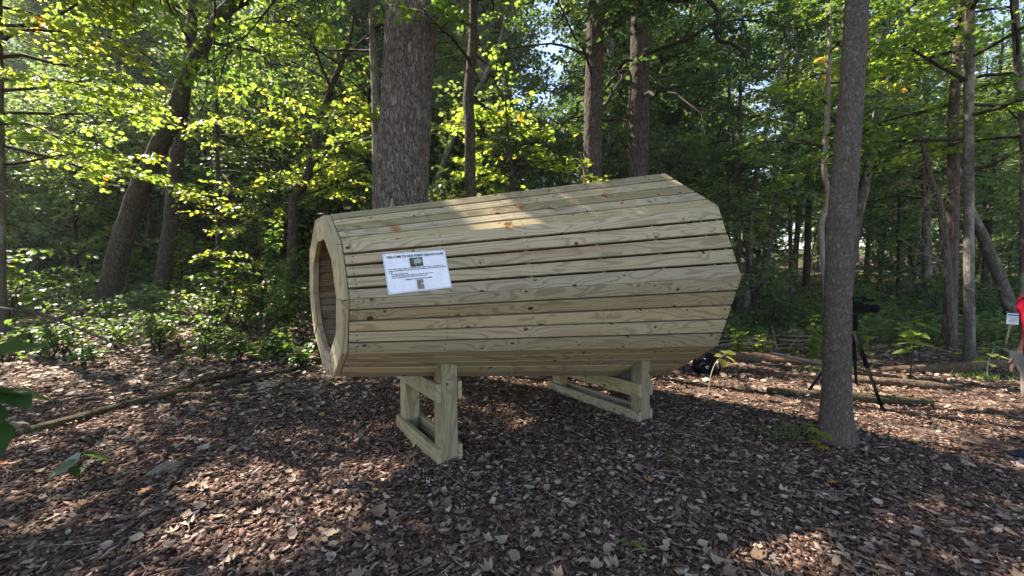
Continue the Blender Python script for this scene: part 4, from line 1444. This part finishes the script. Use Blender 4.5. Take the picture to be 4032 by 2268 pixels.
for i in range(30):
    x0 = 4.4 + 2.6 * prng.random(); y0 = 8.6 + 1.0 * prng.random()
    az = prng.normal(0.05, .3) + (pi if prng.random() < .5 else 0)
    L_ = prng.uniform(.7, 2.0); z0 = prng.uniform(.03, .34)
    r = prng.uniform(.010, .032)
    pts = [(x0 + math.cos(az) * L_ * s, y0 + math.sin(az) * L_ * s + prng.normal(0, .03), float(ground(x0, y0)) + z0 + prng.normal(0, .03), r * (1 - .5 * s)) for s in (0, .35, .7, 1)]
    log('brush_stick', 'grey brown stick lying in the low brush pile', pts, M_dead if i % 3 else M_bark, 7, 'sticks of the brush pile', 'stick', .05, 10)
for i, (x0, y0, az, el, L_) in enumerate(((5.6, 8.5, 1.9, .9, .7), (5.9, 8.6, .8, .7, .6), (5.35, 8.7, 2.4, .6, .7))):
    pts = [(x0 + math.cos(az) * math.cos(el) * L_ * s, y0, float(ground(x0, y0)) + .1 + math.sin(el) * L_ * s, .014 * (1 - .6 * s)) for s in (0, .3, .7, 1)]
    log('brush_stick', 'forked pale stick poking up out of the brush pile', pts, M_dead, 6, 'sticks poking out of the brush pile', 'stick', .05, 10)
log('dark_branch', 'black dead branch reaching low over the leafy slope', [(-5.5, 4.1, 1.22, .022), (-5.06, 4.0, 1.19, .02), (-4.63, 4.0, 1.13, .017), (-4.26, 3.9, 1.03, .013), (-3.71, 3.8, .85, .007), (-3.4, 3.75, .72, .004)], M_bark, 7,
    stubs=((.3, (.7, .2, .3), .5, .008), (.5, (.8, -.1, .25), .45, .007), (.65, (.8, .3, -.2), .4, .005)))
o = [x for x in C.objects if x.get('label') == 'black dead branch reaching low over the leafy slope'][0]


def stone(label, x, y, sx, sy, sz, seed):
    bm = bmesh.new()
    bmesh.ops.create_icosphere(bm, subdivisions=3, radius=1)
    r = random.Random(seed)
    ph = [r.uniform(0, 6) for _ in range(6)]
    for v in bm.verts:
        c = v.co
        k = 1 + .16 * math.sin(c.x * 2.7 + ph[0]) * math.sin(c.y * 2.3 + ph[1]) + .1 * math.sin(c.z * 4 + c.x * 3 + ph[2]) + .04 * math.sin(c.y * 9 + ph[3])
        v.co = Vector((c.x * sx, c.y * sy, max(c.z, -.5) * sz)) * k
    me = bpy.data.meshes.new('stone'); bm.to_mesh(me); bm.free()
    for p in me.polygons: p.use_smooth = True
    me.materials.append(M_stone)
    o = ob('stone', me, None, (x, y, float(ground(x, y)) + sz * .25))
    o.rotation_euler = (0, 0, seed)
    tag(o, label, 'stone')


M_stone = mat_bark('fieldstone', (.10, .085, .065), (.27, .23, .18), 9, 9, .1, .5, .01)
stone('flat brown stone in the mulch below the mossy log', -2.59, 2.98, .10, .07, .04, 1)
stone('rounded tan stone at the lower end of the mossy log', -4.5, 3.6, .13, .10, .07, 2)
stone('grey stone in the litter near the small mouth of the horn', -3.2, 5.3, .14, .09, .05, 3)


# ------------------------------------------------------------------ single plants
def plant(name, label, base, stems, mat, tmpl=OV, cat='plant', stem_mat=None, group=None, tilt=.25):
    """stems: list of (points[(x,y,z,r)], leaves[(t, az, size, pitch, tint)]) relative to base"""
    x, y = base
    b = A_([x, y, float(ground(x, y))])
    root = empty(name, b)
    tag(root, label, cat, group)
    acc, lv = Acc(), Leaves()
    r = np.random.default_rng(int(abs(x * 100 + y * 10)))
    for pts, lvs in stems:
        P = resample(pts, 12)
        acc.add(*tube(P, 6, cap=False))
        for t, az, size, pit, ti in lvs:
            p = poly_at(P[:, :3], A_([t]))[0]
            a = A_([math.cos(az) * math.cos(pit), math.sin(az) * math.cos(pit), math.sin(pit)])
            lv.add((p + a * size * .12)[None], a[None], unit(A_([0, 0, 1.]) + r.normal(0, tilt, 3))[None], A_([size]), A_([ti]))
    ob('stem', acc.mesh('stem', stem_mat or M_twig), root)
    ob('foliage', lv.mesh('foliage', tmpl, mat), root)
    return root


M_palestem = mat_flat('pale_stem', (.42, .36, .26), .6)
plant('seedling', 'slender pale stemmed seedling with yellow leaves in front of the backpack', (2.6, 5.33),
      [([(0, 0, -.03, .007), (.03, 0, .25, .006), (.10, 0, .45, .005), (.22, 0, .56, .003)],
        [(.97, -.6, .17, -.5, .75), (.95, 2.8, .10, .0, .86), (1, .3, .17, .1, .6), (.9, 4.5, .15, -.7, .62), (1., 1.2, .14, .2, .7)])], M_yel, stem_mat=M_palestem)
plant('seedling', 'small seedling with one toothed green leaf in the mulch before the horn', (.62, 2.06),
      [([(0, 0, -.02, .0022), (-.005, .005, .07, .002), (-.01, .01, .155, .0015)], [(.98, -.35, .10, -.5, .5), (.9, 2.6, .05, .0, .4)])], M_leaf)
plant('broadleaf_plant', 'dark green broad leaved plant hanging in beside the slope', (-3.12, 2.35),
      [([(0, 0, -.05, .010), (-.02, 0, .5, .009), (.05, .0, 1.0, .006)], [(.8, -.1, .30, -.25, .15), (.75, -.7, .28, -.6, .1), (.8, .6, .26, -.3, .2), (.65, -.4, .28, -.7, .1), (.98, 2.5, .25, 0, .3), (.8, 3.4, .3, -.3, .3), (1, 1.4, .26, .1, .3)])],
      M_shrub, BIGL)
plant('broadleaf_plant', 'low dark broad leaved seedling on the mulch beside the brown stone', (-3.0, 2.75),
      [([(0, 0, -.03, .005), (.0, 0, .12, .004), (.02, 0, .22, .003)], [(1, .2, .17, -.2, .2), (.95, 1.6, .15, -.3, .2), (.9, 3.0, .16, -.2, .25), (.9, 4.4, .16, -.3, .15), (.7, 5.4, .13, -.1, .2)])], M_shrub, BIGL)
rr = random.Random(3)
for (x, y, h, lab) in ((6.9, 7.0, .85, 'sapling with large drooping yellow green leaves beside the tripod'), (6.35, 6.4, .75, 'short thin sapling with broad yellow green leaves close to the tripod'),
                       (8.0, 7.9, .9, 'sapling with broad yellow green leaves behind the large fallen log')):
    st = [([(0, 0, -.04, .010), (.03, .02, h * .5, .008), (.08, .0, h, .004)],
           [(1 - .05 * k, k * 1.05 + rr.random(), rr.uniform(.16, .26), rr.uniform(-.35, .0), rr.uniform(.1, .5)) for k in range(9)])]
    plant('broadleaf_sapling', lab, (x, y), st, M_yel, BIGL)
for (x, y, h, lab) in ((6.3, 8.3, .85, 'leafy weed with pale round flower heads between the log and the brush pile'), (5.9, 7.9, .55, 'short leafy weed beside the tall flowering weed'),
                       (5.0, 8.0, .5, 'sunlit weed behind the middle of the rotting log'), (4.6, 8.15, .55, 'sunlit weed by the horn end of the rotting log'), (7.1, 8.2, .6, 'bright weed by the grey finely cracked trunk')):
    st = []
    for s in range(4):
        az = rr.uniform(0, 6.28); l_ = rr.uniform(.1, .3) * h
        st.append(([(0, 0, -.04, .006), (math.cos(az) * l_ * .4, math.sin(az) * l_ * .4, h * .5, .004), (math.cos(az) * l_, math.sin(az) * l_, h * rr.uniform(.8, 1.05), .002)],
                   [(rr.uniform(.2, 1), rr.uniform(0, 6.28), rr.uniform(.08, .16), rr.uniform(-.4, .4), rr.uniform(.25, .6)) for _ in range(16)]))
    plant('tall_weed', lab, (x, y), st, M_yel)
plant('seedling', 'thin seedling with narrow pointed leaves in front of the large fallen log', (7.75, 6.55),
      [([(0, 0, -.03, .008), (.0, 0, .25, .006), (.10, 0, .5, .003)], [(1 - .06 * k, k * 1.3, .19, -.1, .4 + .03 * k) for k in range(9)])], M_yel, stem_mat=M_palestem)
plant('ivy_sprig', 'yellow green leafy sprig at the foot of the grey finely cracked trunk', (2.83, 3.62),
      [([(0, 0, -.03, .004), (-.03, 0, .12, .003), (-.06, 0, .22, .002)], [(1 - .1 * k, 2.0 + k * 1.2, .10, -.1, .6 + .05 * k) for k in range(8)])], M_yel, MAP)
# vine on the crooked trunk
st = []
for s in range(5):
    x0 = -.3 + .12 * s
    top_ = rr.uniform(.9, 2.4)
    st.append(([(x0 * .3, 0, .2, .006), (x0, -.1, top_ * .6, .005), (x0 + .05, -.12, top_, .003)], [(rr.random(), rr.uniform(0, 6.28), rr.uniform(.07, .11), rr.uniform(-.9, .2), rr.uniform(.2, .6)) for _ in range(90)]))
plant('climbing_vine', 'bright glossy vine hanging in a column by the crooked trunk', (-4.62, 8.25), st, M_leaf, tilt=.8, cat='vine')
# tangled dry brush heap at its foot
rng = np.random.default_rng(15)
sa = Acc()
for i in range(260):
    b = A_([-5.9, 9.2, float(ground(-5.9, 9.2))]) + A_([rng.normal(0, .6), rng.normal(0, .35), abs(rng.normal(0, .35))])
    d = unit(rng.normal(0, 1, 3) * A_([1, .6, .8])); l_ = rng.uniform(.2, .7)
    sa.add(*tube(np.column_stack([[b, b + d * l_ * .5 + rng.normal(0, .05, 3), b + d * l_], [.009, .006, .003]]), 4, cap=False))
o = ob('brush_heap', sa.mesh('brush_heap', M_twig))
tag(o, 'dark tangled heap of dry twigs below the crooked trunk', 'brush heap', kind='stuff')
# grass tufts
lv = Leaves()
for (x, y, n) in ((7.55, 6.5, 160), (2.75, 3.9, 120), (8.3, 6.4, 90), (5.2, 6.9, 140), (6.0, 7.2, 120)):
    P = np.stack([x + rng.normal(0, .16, n), y + rng.normal(0, .12, n), np.zeros(n)], 1)
    P[:, 2] = ground(P[:, 0], P[:, 1]) + .01
    az = rng.uniform(0, 6.28, n)
    A = unit(np.stack([np.cos(az) * .7, np.sin(az) * .7, rng.uniform(.3, 1, n)], 1))
    lv.add(P, A, unit(np.stack([np.cos(az), np.sin(az), np.full(n, .8)], 1)), rng.uniform(.06, .18, n), rng.uniform(.3, .7, n))
BL = (A_([(-.03, 0, 0), (.03, 0, 0), (.02, .6, .03), (0, 1, -.08), (-.02, .6, .03)]), A_([(0, 1, 2), (0, 2, 4), (4, 2, 3)]))
o = ob('grass', lv.mesh('grass', BL, M_leaf))
tag(o, 'short tufts of green grass on the leafy ground by the logs', 'grass', kind='stuff')

# ------------------------------------------------------------------ tripod, video camera, backpack, sign
M_black = mat_flat('black_metal', (.005, .005, .006), .7, .04)
M_cloth = mat_flat('black_nylon', (.007, .007, .009), .85, .1)
M_white = mat_flat('white_board', (.72, .72, .74), .5)


def tubes_obj(name, segs, mat, parent, off=(0, 0, 0), sides=10):
    acc = Acc()
    for s in segs: acc.add(*tube(A_(s), sides))
    return ob(name, acc.mesh(name, mat, off), parent)


def boxes_obj(name, boxes, mat, parent, bev=.006):
    bm = bmesh.new()
    for (cx, cy, cz, sx, sy, sz, rz) in boxes:
        r = bmesh.ops.create_cube(bm, size=1)
        M = Matrix.Translation((cx, cy, cz)) @ Matrix.Rotation(rz, 4, 'Z') @ Matrix.Diagonal((sx, sy, sz, 1))
        bmesh.ops.transform(bm, matrix=M, verts=r['verts'])
    bmesh.ops.bevel(bm, geom=list(bm.edges), offset=bev, segments=2, affect='EDGES')
    me = bpy.data.meshes.new(name); bm.to_mesh(me); bm.free()
    me.materials.append(mat)
    return ob(name, me, parent)


ta = A_([4.57, 5.42, .78])
tri = empty('tripod', (ta[0], ta[1], float(ground(ta[0], ta[1]))))
tag(tri, 'black camera tripod standing behind the grey finely cracked trunk', 'tripod')
off = A_(tri.location)
for fx, fy in ((4.53 + .0, 4.89), (4.06, 5.52), (5.2, 6.06)):
    f = A_([fx, fy, float(ground(fx, fy)) + .012])
    d = f - ta
    leg = tubes_obj('leg', [[(*ta, .026), (*(ta + d * .5), .025)], [(*(ta + d * .48), .019), (*(ta + d * .97), .017)]], M_black, tri, off)
    tubes_obj('clamp', [[(*(ta + d * .47), .025), (*(ta + d * .52), .025)]], M_black, leg, off)
    tubes_obj('foot', [[(*(ta + d * .96), .018), (*f, .026)]], M_black, leg, off)
tubes_obj('head', [[(*(ta + A_([0, 0, -.06])), .05), (*(ta + A_([0, 0, .03])), .055), (*(ta + A_([0, 0, .10])), .06), (*(ta + A_([0, 0, .16])), .045)]], M_black, tri, off, 16)
tubes_obj('pan_handle', [[(*(ta + A_([0, 0, .12])), .010), (*(ta + A_([-.25, -.25, .02])), .012)]], M_black, tri, off)
vc = empty('video_camera', tuple(ta + A_([.05, 0, .165])))
tag(vc, 'black video camera mounted on the tripod behind the trunk', 'video camera')
boxes_obj('body', [(.0, 0, .08, .26, .11, .12, 0), (.0, 0, .155, .10, .08, .03, 0)], M_black, vc)
boxes_obj('top_handle', [(.02, 0, .225, .20, .03, .025, 0), (-.06, 0, .19, .025, .03, .06, 0), (.09, 0, .19, .025, .03, .06, 0)], M_black, vc)
tubes_obj('lens', [[(.12, 0, .08, .045), (.20, 0, .08, .048), (.22, 0, .08, .055), (.26, 0, .08, .058)]], M_black, vc, sides=18)
boxes_obj('viewfinder', [(.17, .0, .19, .10, .05, .035, 0), (.27, 0, .075, .08, .10, .01, 0)], M_black, vc, .003)

# backpack
bp = empty('backpack', (3.16, 6.62, float(ground(3.16, 6.62))))
bp.scale = (.92, .92, .88)
tag(bp, 'black backpack with white marks slumped on the ground under the horn rim', 'backpack')
bm = bmesh.new()
bmesh.ops.create_icosphere(bm, subdivisions=4, radius=1)
for v in bm.verts:
    c = v.co
    e = lambda a: math.copysign(abs(a) ** .6, a)
    w = .20 * (1 - .18 * max(0, c.z)); 
    v.co = Vector((e(c.x) * w + .02 * math.sin(c.z * 5 + c.y * 3), e(c.y) * .14 + .012 * math.sin(c.x * 9), .20 + e(c.z) * .20 + .01 * math.sin(c.x * 11 + c.y * 7)))
me = bpy.data.meshes.new('bag_body'); bm.to_mesh(me); bm.free()
for p in me.polygons: p.use_smooth = True
me.materials.append(M_cloth)
ob('bag_body', me, bp)
bm = bmesh.new()
bmesh.ops.create_icosphere(bm, subdivisions=3, radius=1)
for v in bm.verts:
    c = v.co; e = lambda a: math.copysign(abs(a) ** .6, a)
    v.co = Vector((e(c.x) * .15, -.13 + e(c.y) * .06, .14 + e(c.z) * .11))
me = bpy.data.meshes.new('front_pocket'); bm.to_mesh(me); bm.free()
for p in me.polygons: p.use_smooth = True
me.materials.append(M_cloth)
ob('front_pocket', me, bp)
tubes_obj('strap', [resample([(.10, -.10, .36, .012), (.18, -.15, .30, .012), (.22, -.12, .12, .012), (.20, -.06, .02, .012)], 12)], M_cloth, bp)
tubes_obj('handle', [resample([(-.05, 0, .39, .009), (-.03, 0, .44, .009), (.03, 0, .44, .009), (.05, 0, .39, .009)], 10)], M_cloth, bp)
tubes_obj('white_mark', [resample([(-.035 + .028 * math.cos(a), -.197, .16 + .018 * math.sin(a), .004) for a in np.linspace(.3, 5.2, 9)], 20)], M_white, bp, sides=6)
tubes_obj('white_mark', [resample([(-.06 + .016 * math.cos(a), -.150, .305 + .006 * math.sin(a), .003) for a in np.linspace(0, 6.2, 9)], 20)], M_white, bp, sides=6)

# stake sign
sg = empty('stake_sign', (11.39, 9.3, float(ground(11.39, 9.3))))
tag(sg, 'small white sign board on a pale wooden stake beside the person in red', 'sign')
gz = sg.location.z
st_ = boxes_obj('stake', [(0, 0, .22, .045, .02, .62, 0)], M_post, sg, .002)
st_.rotation_euler = (0, rad(9), 0)
bd = boxes_obj('sign_board', [(.10, -.02, .62, .34, .008, .25, 0)], M_white, sg, .002)
bd.rotation_euler = (0, rad(4), 0)
M_blue = mat_flat('print_blue', (.06, .09, .25), .5)
boxes_obj('print_band', [(.10, -.0255, .705, .30, .002, .035, 0)], M_blue, bd, .0004)
for k in range(5):
    boxes_obj('print_line', [(.09 + .008 * (k % 2), -.0255, .66 - k * .026, .26 - .03 * (k % 3), .002, .008, 0)], M_ink, bd, .0003)


# ------------------------------------------------------------------ person in red at the edge of the clearing
def skin_mesh(name, verts, edges, radii, mat, parent, root_i=0, sub=2):
    me = bpy.data.meshes.new(name)
    me.from_pydata(verts, edges, [])
    o = ob(name, me, parent)
    sk = o.modifiers.new('skin', 'SKIN')
    sk.use_smooth_shade = True
    for i, r in enumerate(radii):
        r = (r, r) if isinstance(r, (int, float)) else r
        me.skin_vertices[0].data[i].radius = r
        me.skin_vertices[0].data[i].use_root = (i == root_i)
    ss = o.modifiers.new('sub', 'SUBSURF'); ss.levels = sub; ss.render_levels = sub
    bpy.context.view_layer.update()
    dg = bpy.context.evaluated_depsgraph_get()
    m2 = bpy.data.meshes.new_from_object(o.evaluated_get(dg))
    o.modifiers.clear()
    o.data = m2
    m2.materials.clear(); m2.materials.append(mat)
    return o


M_skin = mat_flat('skin', (.42, .24, .17), .5)
M_red = mat_flat('red_cotton', (.30, .008, .025), .85, .1)
M_khaki = mat_flat('grey_khaki_cotton', (.24, .22, .19), .85, .1)
M_navy = mat_flat('navy_shoe', (.015, .018, .035), .7)
M_sole = mat_flat('grey_sole', (.3, .3, .3), .7)
M_sock = mat_flat('white_sock', (.75, .75, .75), .9)
M_hair = mat_flat('brown_hair', (.05, .03, .02), .7)
px0, py0 = 4.565, 3.42
pz0 = float(ground(px0, py0))
per = empty('person', (px0, py0, pz0))
tag(per, 'person in a red t-shirt, grey shorts, white socks and dark shoes, standing', 'person')
per.rotation_euler = (0, 0, rad(158))    # local +x is the walking direction
# body: x forward, y left, z up
bv = [(0, 0, .95), (0, 0, 1.12), (.01, 0, 1.30), (.0, 0, 1.43), (.01, 0, 1.53),
      (0, .19, 1.41), (-.02, .245, 1.14), (.07, .26, .92), (0, -.19, 1.41), (-.04, -.245, 1.14), (.03, -.26, .92),
      (0, .09, .92), (.03, .11, .50), (.02, .11, .09), (.09, .12, .05), (.17, .125, .04),
      (0, -.09, .92), (.0, -.11, .50), (-.06, -.11, .09), (.01, -.12, .05), (.09, -.125, .04)]
be = [(0, 1), (1, 2), (2, 3), (3, 4), (3, 5), (5, 6), (6, 7), (3, 8), (8, 9), (9, 10), (0, 11), (11, 12), (12, 13), (13, 14), (14, 15), (0, 16), (16, 17), (17, 18), (18, 19), (19, 20)]
br = [(.13, .15), (.12, .145), (.12, .16), (.09, .13), .055, .065, .045, .032, .065, .045, .032, .095, .062, .040, .04, .03, .095, .062, .040, .04, .03]
body = skin_mesh('body', bv, be, br, M_skin, per)
for sgn, wx in ((1, .07), (-1, .03)):
    hy = .26 * sgn
    hv_ = [(wx, hy, .93), (wx + .02, hy, .87), (wx + .03, hy, .83)]
    he = [(0, 1), (1, 2)]
    hr_ = [(.024, .036), (.018, .042), (.014, .038)]
    for fi, (dy, ln) in enumerate(((-.03, .065), (-.01, .078), (.01, .074), (.028, .058))):
        b = len(hv_)
        hv_ += [(wx + .035 + dy * .3, hy + dy * .6, .825), (wx + .05 + dy * .2, hy + dy * .75, .825 - ln * .5), (wx + .045, hy + dy * .75, .825 - ln)]
        he += [(2, b), (b, b + 1), (b + 1, b + 2)]
        hr_ += [.010, .0085, .007]
    b = len(hv_)
    hv_ += [(wx + .055, hy - .01 * sgn, .87), (wx + .075, hy - .012 * sgn, .835)]
    he += [(1, b), (b, b + 1)]; hr_ += [.011, .009]
    skin_mesh('hand', hv_, he, hr_, M_skin, per, 0, 1)
# head
bm = bmesh.new()
bmesh.ops.create_uvsphere(bm, u_segments=28, v_segments=20, radius=1)
for v in bm.verts:
    c = v.co
    w = .075 * (1 - .18 * max(0, -c.z)); dpt = .098
    x = c.x * dpt; y = c.y * w; z = c.z * .118
    if c.x > .55 and abs(c.y) < .25 and -.35 < c.z < .15: x += .020 * (1 - abs(c.y) / .25)
    if c.x > .5 and .1 < c.z < .3 and .2 < abs(c.y) < .6: x -= .008
    if abs(c.y) > .9 and abs(c.z) < .3: y += math.copysign(.012, c.y)
    v.co = Vector((x + .02, y, z + 1.655))
me = bpy.data.meshes.new('head'); bm.to_mesh(me); bm.free()
for p in me.polygons: p.use_smooth = True
me.materials.append(M_skin)
hd = ob('head', me, per)
bm = bmesh.new()
bmesh.ops.create_uvsphere(bm, u_segments=28, v_segments=20, radius=1)
bmesh.ops.delete(bm, geom=[v for v in bm.verts if v.co.z < .05 and v.co.x > -.25 or v.co.z < -.45], context='VERTS')
for v in bm.verts:
    c = v.co
    v.co = Vector((c.x * .106 + .012, c.y * .084, c.z * .125 + 1.662))
me = bpy.data.meshes.new('hair'); bm.to_mesh(me); bm.free()
for p in me.polygons: p.use_smooth = True
me.materials.append(M_hair)
ob('hair', me, per)
# clothes follow the body
sv = [(0, 0, .90), (0, 0, 1.12), (.01, 0, 1.30), (.0, 0, 1.44), (0, .19, 1.42), (-.012, .235, 1.20), (0, -.19, 1.42), (-.03, -.235, 1.20)]
skin_mesh('shirt', sv, [(0, 1), (1, 2), (2, 3), (3, 4), (4, 5), (3, 6), (6, 7)], [(.155, .18), (.14, .165), (.14, .175), (.115, .15), .095, .082, .095, .082], M_red, per, 1)
skin_mesh('shorts', [(0, 0, .94), (0, .09, .86), (.03, .105, .50), (0, -.09, .86), (.0, -.105, .50)], [(0, 1), (1, 2), (0, 3), (3, 4)], [(.14, .155), .115, .095, .115, .095], M_khaki, per)
for yx, fx in ((.115, .02), (-.115, -.06)):
    tubes_obj('sock', [[(fx, yx, .07, .047), (fx, yx, .13, .046)]], M_sock, per, sides=14)
    bm = bmesh.new()
    bmesh.ops.create_uvsphere(bm, u_segments=20, v_segments=14, radius=1)
    for v in bm.verts:
        c = v.co
        z = max(c.z, -.55)
        hgt = .062 if c.x < .1 else .062 * (1 - .45 * (c.x - .1))
        v.co = Vector((fx + .075 + c.x * .145, yx + c.y * .05, .040 + z * hgt))
    me = bpy.data.meshes.new('shoe'); bm.to_mesh(me); bm.free()
    for p in me.polygons: p.use_smooth = True
    me.materials.append(M_navy)
    sh = ob('shoe', me, per)
    bm = bmesh.new()
    bmesh.ops.create_circle(bm, cap_ends=True, segments=24, radius=1)
    ex = bmesh.ops.extrude_face_region(bm, geom=list(bm.faces))
    for e_ in ex['geom']:
        if isinstance(e_, bmesh.types.BMVert): e_.co.z = 1
    for v in bm.verts: v.co = Vector((fx + .075 + v.co.x * .152, yx + v.co.y * .054, -.008 + v.co.z * .024))
    bmesh.ops.recalc_face_normals(bm, faces=list(bm.faces))
    me = bpy.data.meshes.new('sole'); bm.to_mesh(me); bm.free()
    me.materials.append(M_sole)
    ob('sole', me, sh)


# ------------------------------------------------------------------ faint woodland haze
bm = bmesh.new()
r = bmesh.ops.create_cube(bm, size=1)
bmesh.ops.transform(bm, matrix=Matrix.Translation((0, 45, 19.5)) @ Matrix.Diagonal((280, 230, 47, 1)), verts=r['verts'])
me = bpy.data.meshes.new('haze'); bm.to_mesh(me); bm.free()
m, N, L, out = nodes('haze_air')
pv = N('VolumePrincipled')
pv.inputs['Color'].default_value = (.86, .92, 1.0, 1)
pv.inputs['Density'].default_value = .0008
pv.inputs['Anisotropy'].default_value = .3
L(pv.outputs[0], out.inputs['Volume'])
me.materials.append(m)
o = ob('haze', me)
tag(o, 'thin bluish haze hanging in the air of the wood', 'haze', kind='stuff')
